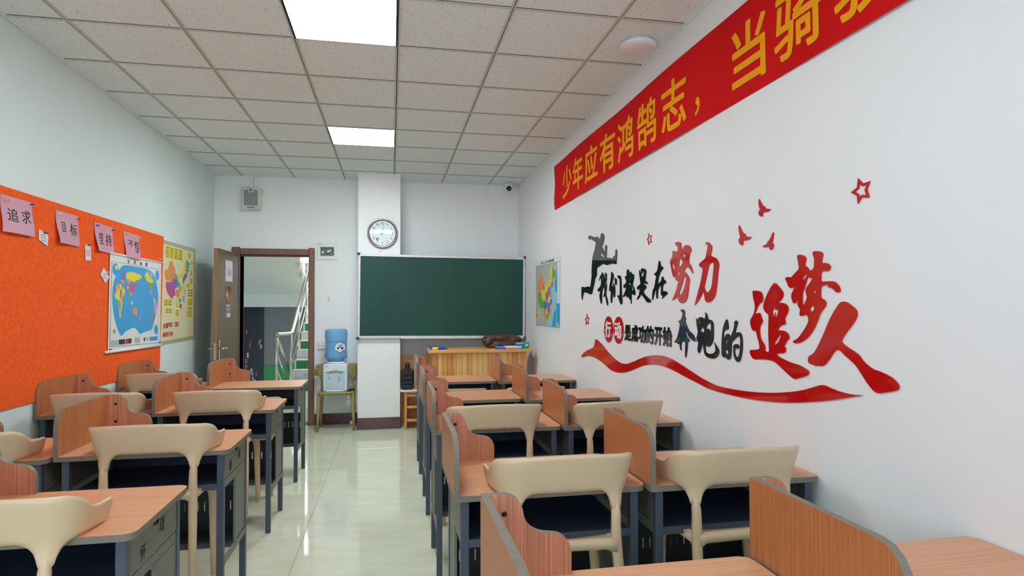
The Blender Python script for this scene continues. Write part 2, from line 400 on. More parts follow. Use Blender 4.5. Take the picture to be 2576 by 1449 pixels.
nthR = ['nearest to the camera, cut by the bottom edge', 'in the second row from the camera', 'in the third row from the camera', 'in the fourth row from the camera', 'in the row nearest the lectern']
for i, y in enumerate(rows):
    desk(.71, (.213, y, 0), 'desk right of the aisle, '+nthR[i], GR)
rowsB = [0.98, 2.115, 3.25, 4.235, 5.31]
for i, y in enumerate(rowsB):
    desk(.70, (.931, y, 0), 'desk against the right wall, '+nthR[i], GR)
DD = {}
for i, y in enumerate([1.975, 3.04, 4.17, 5.33]):
    DD[i] = desk(.72, (-1.452, y, 0), 'desk just left of the aisle, '+['nearest to the camera at the bottom left', 'in the second row with hooked chair', 'in the third row', 'in the row nearest the open door'][i], GR, rz=.0)
for i, y in enumerate([3.0, 4.2, 5.33]):
    desk(.655, (-2.115, y, 0), 'desk against the left wall by the orange board, '+['nearest the camera', 'in the middle row', 'in the row farthest from the camera'][i], GR)
def engrave(desk_o, chars):
    b = MB(); xo = .72-.026-.003+.0002
    for ch, y, z in chars:
        put_glyph(b, ch, lambda u, v, t, y=y, z=z: (xo+t, y+u*.045, z+v*.05), 0, .0006)
    b.build('engraved_lettering', M_ink, [c for c in desk_o.children if c.name.startswith('side_cover')][-1])
engrave(DD[0], [('怀', .13, .655), ('瑾', .29, .69)])
engrave(DD[1], [('握', .13, .66), ('瑜', .30, .68)])
# ------------------------------------------------------------------ chairs
def chair_proto(m, name='moulded_chair'):
    t = thing(name, (0, 0, 0), 'x', 'chair')
    half = [(0, 0), (.05, .001), (.10, .004), (.15, .012), (.19, .027), (.218, .052), (.233, .090), (.240, .14), (.242, .18), (.244, .212)]
    hp = catmull([(x, y, 0) for x, y in half], 8)
    path = [Vector((-p.x, p.y, 0)) for p in hp[::-1]][:-1]+hp
    S = [0]
    for i in range(1, len(path)): S.append(S[-1]+(path[i]-path[i-1]).length)
    L = S[-1]; mid = L/2; half_len = L/2
    sleg = .186     # arc distance of the legs from the centre
    sm = lambda a, b, x: (lambda q: q*q*(3-2*q))(max(0, min(1, (x-a)/(b-a))))
    def ztop(a):      # a = |arc distance from centre|
        z = .762-.006*(a/.2)**2 if a < .2 else .756
        z = z+(.706-z)*sm(.205, .300, a)
        z += .004*sm(.33, half_len, a)
        return z-(.006*sm(half_len-.010, half_len, a))
    def zbot(a):
        z = .632+.006*sm(.24, half_len, a)
        z += .006*sm(half_len-.02, half_len, a)
        dl = a-sleg
        Rr, ww = (.078, .060) if dl < 0 else (.070, .075)
        q = abs(dl)
        if q < .017: return z-Rr
        if q < ww+.017:
            u = 1-(q-.017)/ww
            return z-Rr*(1-math.sqrt(max(0, 1-u*u)))
        return z
    nrm = []
    for i in range(len(path)):
        tg = (path[min(i+1, len(path)-1)]-path[max(i-1, 0)]).normalized(); nrm.append(Vector((tg.y, -tg.x, 0)))
    vs = []; nv = 11; N = len(path)
    for side in (0, 1):
        for i in range(N):
            a = abs(S[i]-mid); zt_, zb_ = ztop(a), zbot(a)
            for j in range(nv):
                v = j/(nv-1); z = zb_+(zt_-zb_)*v
                tilt = .046*max(0, (z-.615))/.14*(1-.4*sm(.20, .36, a))-.001
                th = .006
                if z < .66:
                    q = max(0, 1-abs(a-sleg)/.04); th += .008*q*min(1, (.66-z)/.08)
                if v > .99 or (v < .01 and zb_ > .6): th *= .55
                p = path[i]+nrm[i]*(tilt+(th if side == 0 else -th))
                vs.append((p.x, p.y, z))
    fs = []; o = N*nv
    for i in range(N-1):
        for j in range(nv-1):
            a = i*nv+j; fs += [(a, a+nv, a+nv+1, a+1), (o+a, o+a+1, o+a+nv+1, o+a+nv)]
        fs += [(i*nv, o+i*nv, o+(i+1)*nv, (i+1)*nv), (i*nv+nv-1, (i+1)*nv+nv-1, o+(i+1)*nv+nv-1, o+i*nv+nv-1)]
    for i in (0, N-1):
        for j in range(nv-1): fs.append((i*nv+j, i*nv+j+1, o+i*nv+j+1, o+i*nv+j))
    MB().add(vs, fs, 0, True).build('backrest', m, t)
    lx = min(hp, key=lambda p: abs((p-Vector((0, 0, 0))).length-.183)); lx, ly = lx.x, lx.y
    for sx in (-1, 1):
        MB().tube([(sx*(lx+.003), ly-.001, .60), (sx*(lx+.002), ly-.001, .575), (sx*(lx+.001), ly-.001, .552), (sx*lx, ly, .52), (sx*lx, ly+.004, .47), (sx*(lx+.002), ly+.003, .41), (sx*(lx+.010), ly-.010, .25), (sx*(lx+.02), ly-.03, 0)], [.006, .0125, .0168, .0175, .019, .019, .0175, .0135], 14).build('leg', m, t)
        MB().tube([(sx*.182, .315, .452), (sx*.186, .318, .42), (sx*.192, .320, .36), (sx*.198, .320, .2), (sx*.205, .322, 0)], [.024, .024, .021, .018, .0135], 14).build('leg', m, t)
    b = MB()
    b.tube([(-lx+.0, ly+.006, .435), (-lx+.035, ly+.012, .440), (0, ly+.014, .442), (lx-.035, ly+.012, .440), (lx, ly+.006, .435)], [.030, .021, .020, .021, .030], 14)
    b.tube([(-.182, .315, .425), (-.14, .325, .440), (0, .330, .442), (.14, .325, .440), (.182, .315, .425)], [.03, .02, .018, .02, .03], 12)
    for sx in (-1, 1): b.tube([(sx*(lx-.004), ly+.01, .436), (sx*.182, .16, .44), (sx*.182, .315, .436)], [.022, .016, .022], 12)
    b.build('seat_frame', m, t)
    def sf(u, v):
        x = (u-.5)*2; y = v; e = (1-abs(x)**6)
        wx = .205*(.93+.07*math.sin(PI*min(1, y*1.1)))
        return Vector((x*wx, .055+y*.30, .452-.012*(1-x*x)*math.sin(PI*y)+.004*abs(x)**3))
    b = MB()
    nu, nv2 = 17, 15
    top = [sf(i/(nu-1), j/(nv2-1)) for i in range(nu) for j in range(nv2)]
    vs = top+[Vector((p.x, p.y, p.z-.012)) for p in top]; o = nu*nv2
    fs = [(i*nv2+j, (i+1)*nv2+j, (i+1)*nv2+j+1, i*nv2+j+1) for i in range(nu-1) for j in range(nv2-1)]
    fs += [tuple(o+k for k in f)[::-1] for f in fs[:]]
    for i in range(nu-1):
        for j in (0, nv2-1): fs.append((i*nv2+j, (i+1)*nv2+j, o+(i+1)*nv2+j, o+i*nv2+j))
    for j in range(nv2-1):
        for i in (0, nu-1): fs.append((i*nv2+j, i*nv2+j+1, o+i*nv2+j+1, o+i*nv2+j))
    b.add(vs, fs, 0, True).build('seat', m, t)
    return t
CH = chair_proto(M_chair)
first = [True]
TH = math.radians(-5)
def put_chair(cx_, near, label, group, hung=True, rz=0.0, y=None):
    if hung:
        Rm = Matrix.Rotation(rz, 3, 'Z') @ Matrix.Rotation(TH, 3, 'X')
        loc = Vector((cx_, near+.15, .7925))-Rm @ Vector((0, .213, .640))
        rot = Rm.to_euler()
    else:
        loc = Vector((cx_, y, 0)); rot = Matrix.Rotation(rz, 3, 'Z').to_euler()
    if first[0]:
        o = CH; first[0] = False; o['label'] = label; o['group'] = group
    else: o = dup(CH, loc, label, group)
    o.location = loc; o.rotation_euler = rot
    return o
GH = 'beige moulded chairs hung on the desks by their arms'
put_chair(.603, 2.135, 'beige moulded chair hung on the aisle-side desk right of the aisle, nearest the camera', GH)
put_chair(1.265, 2.115, 'beige moulded chair hung on the desk at the right wall, nearest the camera', GH)
put_chair(.548, 3.275, 'beige moulded chair hung on the aisle-side right desk, third row from the camera', GH)
put_chair(1.240, 3.25, 'beige moulded chair hung on the right wall desk, third row from the camera', GH)
put_chair(-1.11, 1.975, 'beige moulded chair in the bottom left corner, hung on the nearest left desk', GH, rz=-.03)
put_chair(-1.05, 3.04, 'beige moulded chair hung on the second aisle desk left of the aisle', GH)
put_chair(-1.075, 4.17, 'beige moulded chair hung on the third aisle desk left of the aisle', GH)
put_chair(-1.80, 3.0, 'beige moulded chair cut by the left photo edge, hung on a wall desk', GH)
put_chair(-1.765, 4.2, 'beige moulded chair hung on the left wall desk behind the second wood panel', GH)
put_chair(-1.79, 5.33, 'beige moulded chair farthest back by the orange board, hung on a wall desk', GH)
GS = 'beige moulded chairs standing on the floor at the far desks'
put_chair(.545, 0, 'beige chair standing at the aisle desk beside the lectern, only its top showing', GS, False, y=5.19)
put_chair(1.235, 0, 'beige chair standing on the floor at the wall desk by the lectern, mostly hidden', GS, False, y=5.17)
put_chair(.545, 0, 'beige chair standing under the fourth aisle desk right of the aisle, one leg showing', GS, False, y=4.12)
put_chair(-1.10, 0, 'beige chair standing on the floor at the left desk nearest the door', GS, False, y=5.02)
oc = chair_proto(M_chairG, 'moulded_chair'); oc['label'] = 'olive green moulded chair by the door carrying the water dispenser'; oc['category'] = 'chair'
oc.location = (-.632, 7.76, 0); oc.rotation_euler = (0, 0, PI)
# ------------------------------------------------------------------ door leaf
dl = thing('door_1', (DX0-.008, YB-.02, 0), 'open brown wooden door with round window', 'door', rz=-.040); struct(dl)
H_ = 2.085
circ = [(-.40+.108*math.cos(a*PI/16), 1.592+.108*math.sin(a*PI/16)) for a in range(32)]
MB().prism([(-.795, .008), (-.0, .008), (-.0, H_), (-.795, H_)], lambda u, v, k: (k, u, v), -.045, 0, 0, 1, [circ]).build('door_leaf', [M_door, M_doorE], dl)
circ2 = [(-.40+.094*math.cos(a*PI/16), 1.592+.094*math.sin(a*PI/16)) for a in range(32)]
MB().prism(circ, lambda u, v, k: (k, u, v), -.049, .004, 0, 0, [circ2]).build('window_ring', M_doorE, dl)
gm = mat('window_glass', (190, 200, 200), .05); gm.node_tree.nodes['Principled BSDF'].inputs['Transmission Weight'].default_value = .85
MB().prism(circ2, lambda u, v, k: (k, u, v), -.025, -.021).build('window_glass', gm, dl)
def paper(name, x, y0, y1, z0, z1, mats, parent=None): return MB().box(x, x+.0012, y0, y1, z0, z1).build(name, mats, parent)
M_pinkp = mat('pink_print', (206, 180, 200), .3); M_whitep = mat('white_paper', (225, 224, 228), .5); M_bluep = mat('grey_blue_print', (118, 124, 160), .5)
po = thing('door_poster', (0, 0, 0), 'pink and white printed sheet taped high on the open door', 'poster'); po.matrix_world = dl.matrix_world
po.location = dl.location; po.rotation_euler = dl.rotation_euler
paper('sheet', .0005, -.53, -.27, 1.74, 1.975, M_whitep, po); paper('print_area', .0018, -.51, -.30, 1.80, 1.90, M_pinkp, po)
b = MB()
for r_ in range(3): b.box(.003, .0035, -.44, -.33, 1.815+.022*r_, 1.823+.022*r_)
b.build('print_lines', M_bluep, po)
po = thing('door_notice', dl.location, 'small white and blue notice under the round door window', 'sign'); po.rotation_euler = dl.rotation_euler
paper('sheet', .0005, -.48, -.34, 1.335, 1.475, M_whitep, po); paper('print_area', .0018, -.478, -.342, 1.378, 1.418, M_bluep, po)
b = MB()
for i in range(4): b.tube([(.004, -.465+.034*i, 1.425), (.004, -.457+.034*i, 1.462)], .004, 6)
b.build('print_figures', M_bluep, po)
hd = MB().box(.001, .008, -.765, -.725, .86, 1.09, b=.003).build('lock_plate', M_chrome, dl)
MB().tube([(.008, -.745, 1.0), (.05, -.745, 1.0), (.056, -.72, 1.0), (.056, -.62, 1.0)], [.011, .010, .010, .008], 10).build('lever', M_chrome, hd)
hb = MB().box(-.053, -.046, -.765, -.725, .86, 1.09, b=.003).build('lock_plate', M_chrome, dl)
MB().tube([(-.053, -.745, 1.0), (-.095, -.745, 1.0), (-.101, -.72, 1.0), (-.101, -.62, 1.0)], [.011, .010, .010, .008], 10).build('lever', M_chrome, hb)
MB().box(-.036, -.010, -.797, -.794, .88, 1.06, b=.001).box(-.030, -.016, -.806, -.797, 1.0, 1.03).build('latch_plate', M_chrome, dl)
# ------------------------------------------------------------------ stairwell behind the door
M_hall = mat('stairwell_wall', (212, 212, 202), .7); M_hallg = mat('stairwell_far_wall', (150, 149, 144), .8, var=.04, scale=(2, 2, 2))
M_green = mat('green_dado', (22, 150, 60), .4); M_stepw = mat('riser_white', (206, 212, 216), .4); M_stepg = mat('riser_green', (20, 132, 66), .4)
M_tread = mat('beige_tread', (206, 196, 176), .3); M_pan = mat('black_display', (16, 22, 26), .4)
M_green_txt = mat('green_print', (90, 160, 130), .5)
struct(MB().box(-4.3, .6, YB+.2, 11.10, -.12, 0).build('floor_landing', M_tile))
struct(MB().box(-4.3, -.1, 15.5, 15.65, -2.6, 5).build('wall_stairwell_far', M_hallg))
struct(MB().box(-4.45, -4.3, YB+.2, 15.65, -2.6, 5).build('wall_stairwell_left', M_hall))
struct(MB().box(-.1, .05, YB+.2, 15.65, -2.6, 5).build('wall_stairwell_right', M_hall))
struct(MB().box(-4.3, -1.69, 15.48, 15.499, -2.0, .05).build('trim_4', M_green))['label'] = 'green painted dado on the far stairwell wall'
struct(MB().box(-4.3, -.1, 11.10, 15.5, -2.6, -2.5).build('floor_lower', M_tile))
struct(MB().box(-4.3, -.1, YB+.2, 12.0, 3.15, 3.3).build('ceiling_landing', M_hall))
# up flight, each riser and tread its own piece
st = thing('staircase_up', (0, 0, 0), 'stairs going up beyond the door with green and white lettered risers', 'stairs')
words = {1: '平凡的脚步', 2: '人生最', 3: '优点', 4: '每天'}
for k_ in range(10):
    y = 11.15+.28*k_; z = .16*k_
    MB().box(-1.69, -.1, y, y+.02, z, z+.152).build('riser', M_stepg if k_ % 2 == 0 else M_stepw, st)
    MB().box(-1.72, -.1, y-.015, y+.30, z+.152, z+.172, b=.003).build('tread', M_tread, st)
    MB().box(-1.72, -1.69, y, y+.30, z-.12, z+.152).build('stringer', M_hall, st)
def riser_text(k_, s, x0, hh=.075, wv=.085):
    b = MB(); y = 11.15+.28*k_; z = .16*k_+.035
    for i, ch in enumerate(s):
        put_glyph(b, ch, lambda u, v, t, i=i: (x0+i*wv+u*hh, y-.001-t, z+v*hh), 0, .001)
    b.build('riser_lettering', M_green_txt if k_ % 2 else M_stepw, st)
riser_text(1, '平凡的', -1.53); riser_text(2, '人生最', -1.50); riser_text(3, '优点', -1.45)
# landing slab and returning flight above
struct(MB().box(-4.3, -.1, 13.95, 15.5, 1.45, 1.74).build('floor_upper_landing', M_hall))
fu = MB()
x0, x1 = -4.3, -1.78
poly = [(13.95, 1.72), (10.6, 3.55), (10.6, 3.75), (13.95, 1.92)]
fu.prism(poly, lambda u, v, k: (k, u, v), x0, x1)
struct(fu.build('ceiling_stair_soffit', M_hall))
for i in range(8):
    y = 13.9-.36*i; z = 1.90+.197*i
    MB().box(-1.80, -1.735, y-.36, y, z-.09, z+.05).build('upper_tread', M_tread, st)
# upper stairwell window
sw = struct(MB().box(-2.32, -1.50, 15.44, 15.47, 2.55, 3.5).build('window_2', mat('bright_sky_pane', (240, 246, 252), .3, emit=1.6)))
MB().box(-2.36, -2.32, 15.41, 15.48, 2.5, 3.55).box(-1.5, -1.46, 15.41, 15.48, 2.5, 3.55).box(-2.36, -1.46, 15.41, 15.48, 2.5, 2.55).box(-1.95, -1.92, 15.41, 15.46, 2.55, 3.5).build('window_frame', M_white, sw)
# black display board
bd = thing('display_board', (-3.33, 15.44, -.5), 'black display board with small photos on the stairwell wall, seen through the doorway', 'notice board')
MB().box(-.36, .36, 0, .03, -.8, 1.94).build('board', M_pan, bd)
random.seed(11)
cols_ = [mat('photo_%s' % n, c, .5) for n, c in (('pale', (196, 186, 180)), ('red', (190, 90, 90)), ('grey', (120, 130, 140)), ('cream', (214, 200, 170)))]
for i in range(26):
    x = random.uniform(-.33, .3); z = random.uniform(-.3, 1.35)
    MB().box(x, x+random.uniform(.025, .05), -.006, -.001, z, z+random.uniform(.07, .14)).build('photo', random.choice(cols_), bd)
MB().box(-.35, -.22, -.008, -.001, .15, .75).build('photo', M_whitep, bd); MB().box(-.30, -.27, -.010, -.008, .28, .62).build('photo', M_redink, bd)
# stainless handrail
hr = thing('stair_handrail', (-1.80, 11.0, 0), 'stainless steel handrail and posts at the foot of the stairs', 'railing')
hr.location = (0, 0, 0)
top = [(-1.885, 10.9, .965), (-1.87, 10.97, .985), (-1.82, 11.1, .985), (-1.735, 11.25, .985), (-1.71, 11.32, 1.0), (-1.705, 11.42, 1.06), (-1.705, 15.0, 1.06+3.58*.571)]
MB().tube(top, .036, 12).build('handrail', M_chrome, hr)
for (p, q) in (((-1.885, 10.9, 0), (-1.885, 10.9, .97)), ((-1.715, 11.28, 0), (-1.715, 11.28, .98)), ((-1.705, 12.1, .55), (-1.705, 12.1, 1.43)), ((-1.705, 13.2, 1.17), (-1.705, 13.2, 2.06)), ((-1.705, 14.3, 1.7), (-1.705, 14.3, 2.68))):
    MB().tube([p, q], .022, 12).build('post', M_chrome, hr)
for dz in (.30, .58):
    MB().tube([(-1.71, 11.3, .985-dz), (-1.705, 15.0, 1.06+3.58*.571-dz)], .013, 10).build('rail', M_chrome, hr)
for dz in (0, .28, .55):
    MB().tube([(-1.885, 10.9, .95-dz), (-1.86, 12.9, .95-dz-1.1)], .022 if dz == 0 else .014, 10).build('lower_rail', M_chrome, hr)
# ------------------------------------------------------------------ back wall things
def rotY(o, a): o.rotation_euler = (0, a, 0); return o
bb = thing('blackboard', (.62, 7.44, 1.568), 'long green chalkboard with white metal frame', 'blackboard'); rotY(bb, .0085)
M_chalk = mat('green_chalkboard', (24, 74, 63), .55, rgb2=(20, 65, 56), scale=(2.5, 1, 1.2), spec=.35)
hw, hh = 1.005, .497
MB().box(-hw+.02, hw-.02, 0, .02, -hh+.02, hh-.02).build('writing_surface', M_chalk, bb)
for a in ((-hw, hw, hh-.028, hh), (-hw, hw, -hh, -hh+.028), (-hw, -hw+.026, -hh+.028, hh-.028), (hw-.026, hw, -hh+.028, hh-.028)):
    MB().box(a[0], a[1], -.012, .026, a[2], a[3], b=.003).build('frame_bar', M_alu, bb)
for sx in (-1, 1):
    for sz in (-1, 1): MB().box(sx*hw-.017+(.003*-sx), sx*hw+.017+(.003*-sx), -.016, .028, sz*hh-.015, sz*hh+.015, b=.004).build('corner_cap', M_black, bb)
for x in (.3, .8): MB().box(x-.02, x+.02, .026, .45, hh-.1, hh-.07).build('wall_bracket', M_alu, bb)
MB().box(-.5, 1.0, -.03, .0, -hh-.006, -hh+.004, b=.002).build('chalk_ledge', M_alu, bb)
ck = thing('wall_clock', (-.103, 7.478, 2.325), 'round wall clock with brown rim and white face', 'clock'); ck.rotation_euler = (.0055, 0, 0)
R = .179
MB().lathe([(R-.03, 0), (R, 0), (R+.001, -.012), (R-.006, -.032), (R-.017, -.040), (R-.024, -.034), (R-.028, -.014)], (0, 0, 0), 'y', 64, caps=False).build('rim', mat('clock_rim', (70, 40, 36), .2, coat=.5), ck)
MB().lathe([(R-.014, -.0385), (R-.010, -.0395), (R-.006, -.036)], (0, 0, 0), 'y', 64, caps=False).build('rim_line', M_chrome, ck)
MB().lathe([(R-.024, -.002), (R-.024, -.016), (.001, -.016)], (0, 0, 0), 'y', 64, sm=False).build('face', mat('clock_face', (226, 236, 236), .5), ck)
b = MB()
for n in range(1, 13):
    a = n*PI/6; rr = .117; s = str(n); wd = .0175*len(s)
    for i, ch in enumerate(s):
        put_glyph(b, ch, lambda u, v, t, i=i: (rr*math.sin(a)-wd/2+i*.0185+u*(.0155 if ch != '1' else .007)+(.005 if ch == '1' else 0), -.0162-t, rr*math.cos(a)-.015+v*.03), 0, .0006)
b.build('numerals', M_ink, ck)
b = MB()
for n in range(12):
    a = n*PI/6; b.box(.147*math.sin(a)-.0015, .147*math.sin(a)+.0015, -.0168, -.0162, .147*math.cos(a)-.0015, .147*math.cos(a)+.0015)
b.build('minute_marks', M_ink, ck)
def hand(name, ang, l, w_, tail, m):
    c, s = math.cos(ang), math.sin(ang)
    MB().prism([(-w_, -tail), (w_, -tail), (w_*.4, l), (-w_*.4, l)], lambda u, v, k: (u*c+v*s, -.019-k, -u*s+v*c), 0, .001).build(name, m, ck)
hand('hour_hand', math.radians(64), .085, .004, .03, M_ink); hand('minute_hand', math.radians(9), .125, .0035, .025, M_grey); hand('second_hand', math.radians(186), .05, .001, .05, M_redink)
MB().lathe([(.018, -.0165), (.018, -.0175), (.001, -.0175)], (-.062, 0, -.068), 'y', 20).build('sticker', mat('sky_sticker', (120, 160, 224), .4), ck)
MB().lathe([(R-.025, -.029), (R-.025, -.031)], (0, 0, 0), 'y', 48, sm=False).build('cover_glass', M_glassW, ck)
# hook under the clock
t = thing('adhesive_hook', (-.128, 7.478, 2.108), 'tiny yellowed hook between the clock and the blackboard', 'hook')
MB().box(-.012, .012, -.004, 0, -.012, .014, b=.002).build('plate', M_white, t); MB().tube([(0, -.004, .0), (0, -.016, -.004), (0, -.018, .006)], .003, 8).build('hook', M_doorE, t)
t = thing('adhesive_hook', (-.762, 7.898, 1.56), 'clear hook on the wall right of the door frame', 'hook')
MB().box(-.022, .022, -.004, 0, -.01, .035, b=.006).build('plate', M_white, t); MB().tube([(0, -.004, .01), (0, -.008, -.02), (0, -.02, -.035), (0, -.022, -.02)], .0035, 8).build('hook', M_chrome, t)
# wall speaker
sp = thing('wall_speaker', (-1.655, 7.898, 2.755), 'off-white wall speaker with grey grille above the door', 'speaker')
M_sp = mat('aged_plastic', (212, 212, 200), .45)
MB().box(-.108, .108, -.085, 0, -.138, .138, b=.012).build('cabinet', M_sp, sp)
g = MB().box(-.078, .078, -.091, -.084, -.088, .098, b=.004).build('grille', mat('speaker_grille', (156, 158, 158), .6, rgb2=(128, 130, 132), scale=(120, 120, 120)), sp)
MB().lathe([(.034, -.084), (.034, -.094), (.001, -.094)], (0, 0, .098), 'y', 28).build('badge', M_sp, sp)
b = MB()
for a in (PI/2, PI/2+2*PI/3, PI/2-2*PI/3): b.lathe([(.0055, -.094), (.0055, -.0952), (.0005, -.0952)], (.007*math.cos(a), 0, .098+.007*math.sin(a)), 'y', 12)
b.lathe([(.015, -.094), (.015, -.0948), (.0125, -.0949)], (0, 0, .098), 'y', 24, caps=False)
b.build('emblem', M_ink, sp)
MB().box(-.045, .045, -.087, -.084, -.114, -.106).build('name_strip', M_ink, sp)
M_wire = mat('pinkish_wire', (214, 168, 150), .5)
MB().tube([(.02, -.02, .285), (.012, -.02, .24), (.014, -.03, .19), (.03, -.04, .14), (.10, -.04, .132), (.128, -.03, .105), (.132, -.03, .075), (.115, -.03, .055), (.105, -.03, .06)], .003, 8).build('cable', M_wire, sp)
# breaker panel
t = thing('breaker_panel', (-.778, 7.898, 2.135), 'white electrical box with dark window beside the door', 'electrical box')
MB().box(-.118, .118, -.012, 0, -.102, .102, b=.004).build('cover', M_white, t)
MB().box(-.088, .088, -.017, -.011, -.062, .062, b=.003).build('window_rim', M_white, t)
MB().box(-.080, .080, -.0185, -.016, -.054, .054).build('dark_window', mat('smoked_window', (86, 96, 94), .15), t)
b = MB(); random.seed(5)
for x, z, s in ((-.05, -.01, .018), (-.04, 0, .012), (.01, .0, .014), (.03, .005, .014), (.05, -.03, .006), (.045, .018, .006)):
    b.lathe([(s, -.0186), (s, -.0192), (.001, -.0192)], (x, 0, z), 'y', 7, sm=False)
b.build('torn_sticker_bits', M_whitep, t)
b = MB()
for i in range(4): b.box(-.112+.014*i, -.102+.014*i, -.0128, -.0118, .088, .098)
b.build('label_marks', M_grey, t)
# socket box behind the bottle
t = thing('wall_socket', (-.842, 7.898, .972), 'white wall socket box left of the blue bottle', 'socket')
MB().box(-.042, .042, -.03, 0, -.045, .045, b=.008).build('box', M_white, t); MB().box(-.036, .036, -.036, -.028, .0, .05, b=.006).build('cover_flap', M_white, t)
# security camera
t = thing('security_camera', (1.485, 7.76, HC-.004), 'small white dome security camera in the back right corner', 'camera')
MB().lathe([(.05, 0), (.052, -.012), (.046, -.028), (.03, -.03)], (0, 0, 0), 'z', 28).build('mount', M_white, t)
MB().lathe([(.001, .045), (.028, .040), (.043, .016), (.046, 0), (.043, -.016), (.028, -.04), (.001, -.046)][::-1], (0, -.01, -.062), 'z', 28).build('ball', M_white, t)
MB().lathe([(.034, -.026), (.032, -.038), (.018, -.046), (.001, -.048)], (-.004, -.010, -.068), 'y', 28).build('lens_window', M_black, t)
MB().box(-.02, .018, -.0585, -.056, -.080, -.075).build('led_strip', M_grey, t)
MB().tube([(.045, 0, -.012), (.09, .06, -.02), (.135, .12, -.05)], .004, 8).build('cable', M_white, t)
# wireless access point
t = thing('ceiling_access_point', (1.452, 3.45, HC-.002), 'round white access point disc on the ceiling near the banner', 'access point')
MB().lathe([(.085, .004), (.088, -.006), (.09, -.014)], (0, 0, 0), 'z', 40).build('base', M_white, t)
MB().lathe([(.09, -.012), (.108, -.016), (.110, -.022), (.104, -.032), (.08, -.039), (.04, -.042), (.001, -.043)], (0, 0, 0), 'z', 48).build('cover', M_white, t)
b = MB().box(-.022, -.002, -.002, .002, -.0425, -.0422).box(.004, .022, -.002, .002, -.0425, -.0422).build('printed_mark', M_grey, t)
MB().lathe([(.003, -.0415), (.003, -.0425), (.0005, -.0425)], (.03, .045, .002), 'z', 10).build('status_led', mat('blue_led', (190, 200, 250), .3, emit=1.5), t)
# ------------------------------------------------------------------ water dispenser on the olive chair
SZ = .4535
wd_ = thing('water_dispenser', (-.643, 7.60, SZ), 'white tabletop water dispenser standing on the olive chair', 'water dispenser')
M_disp = mat('dispenser_white', (214, 228, 234), .3)
MB().box(-.137, .137, -.13, .13, 0, .325, b=.014).build('body', M_disp, wd_)
MB().box(-.108, .108, -.136, -.128, .03, .245, b=.004).build('tap_recess_panel', mat('dispenser_panel', (188, 208, 220), .25), wd_)
arc = [(-.105, .225)]+[(-.105+.21*i/10, .232+.022*math.sin(PI*i/10)) for i in range(11)]+[(.105, .225)]
MB().prism(arc, lambda u, v, k: (u, -.137-k, v), 0, .004).build('arched_lip', M_grey, wd_)
for x, c, n in ((-.055, (226, 130, 120), 'hot'), (.052, (70, 160, 225), 'cold')):
    tp = MB().lathe([(.010, 0), (.010, -.028), (.006, -.03)], (x, -.136, .205), 'y', 14).build('tap', M_white, wd_)
    MB().box(x-.012, x+.012, -.165, -.145, .205, .222, b=.004).box(x+.0, x+.030*(1 if n == 'cold' else .4), -.162, -.152, .217, .228, b=.002).build('tap_lever', mat('%s_lever' % n, c, .4), tp)
    MB().tube([(x, -.158, .205), (x, -.160, .165)], [.009, .007], 12).build('spout', M_white, tp)
MB().box(-.10, .10, -.150, -.128, .004, .022, b=.004).build('drip_tray', M_disp, wd_)
b = MB()
for i in range(3): b.lathe([(.003, -.1305), (.003, -.132), (.0005, -.132)], (-.022+.022*i, 0, .275), 'y', 8)
b.build('indicator_lights', M_redink, wd_)
MB().box(-.112, -.078, -.132, -.1298, .300, .306).build('logo_mark', M_blue, wd_)
MB().lathe([(.10, .320), (.112, .335), (.106, .348), (.09, .350)], (0, 0, 0), 'z', 32).build('bottle_collar', M_white, wd_)
MB().tube([(.13, .10, .03), (.17, .12, -.05), (.16, .10, -.12), (.12, .09, -.13), (.115, .1, -.08), (.15, .12, -.06), (.18, .14, -.2), (.20, .16, -.32), (.17, .2, -.43)], .0035, 8).build('power_cord', M_grey, wd_)
MB().box(.15, .19, .19, .24, -.45, -.40, b=.008).build('plug', M_white, wd_)
bt = thing('water_bottle', (-.643, 7.60, SZ+.352), 'large blue translucent water bottle upside down on the dispenser', 'bottle')
M_bot = mat('blue_polycarbonate', (140, 200, 242), .08)
pb = M_bot.node_tree.nodes['Principled BSDF']; pb.inputs['Transmission Weight'].default_value = .45; pb.inputs['IOR'].default_value = 1.2
prof = [(.03, -.03), (.03, -.002), (.085, .002), (.092, .012), (.098, .022), (.122, .032), (.130, .045), (.130, .075), (.126, .10), (.122, .17), (.122, .22), (.127, .26), (.130, .29), (.130, .345), (.126, .368), (.112, .380), (.06, .376), (.001, .372)]
MB().lathe(prof, (0, 0, 0), 'z', 48).build('bottle_body', M_bot, bt)
for z in (.095, .235): MB().lathe([(.1255, -.004), (.1295, 0), (.1255, .004)], (0, 0, z), 'z', 48, caps=False).build('rib', M_bot, bt)
lab = [(.056*math.cos(a*PI/16), .056*math.sin(a*PI/16)) for a in range(32)]
def wrap(u, v, k, cx=.055): an = math.asin(max(-.99, min(.99, (u+cx)/.131))); rr = .1255+.006*min(1, 0)+.004+k; return (rr*math.sin(an), -rr*math.cos(an), .165+v)
lb = MB().prism(lab, wrap, 0, .001).build('round_label', M_wht, bt)
lo = [(p[0], p[1]) for p in lab if p[1] < -.030]
MB().prism(lo, lambda u, v, k: wrap(u, v, k+.0015), 0, .0006).build('label_band', M_blue, lb)
MB().prism([(-.036, -.006), (-.03, -.022), (.028, -.022), (.038, -.008), (.026, .004), (.012, .006), (.0, .014), (-.014, .008), (-.028, .005)], lambda u, v, k: wrap(u, v, k+.0015), 0, .0006).build('label_picture', mat('dark_green_print', (30, 50, 36), .5), lb)
b = MB()
for i, x in enumerate((-.018, -.002, .014)): b.prism([(x, .022), (x+.011, .022), (x+.011, .034), (x, .034)], lambda u, v, k: wrap(u, v, k+.0015), 0, .0006)
b.build('label_print', M_blue, lb)
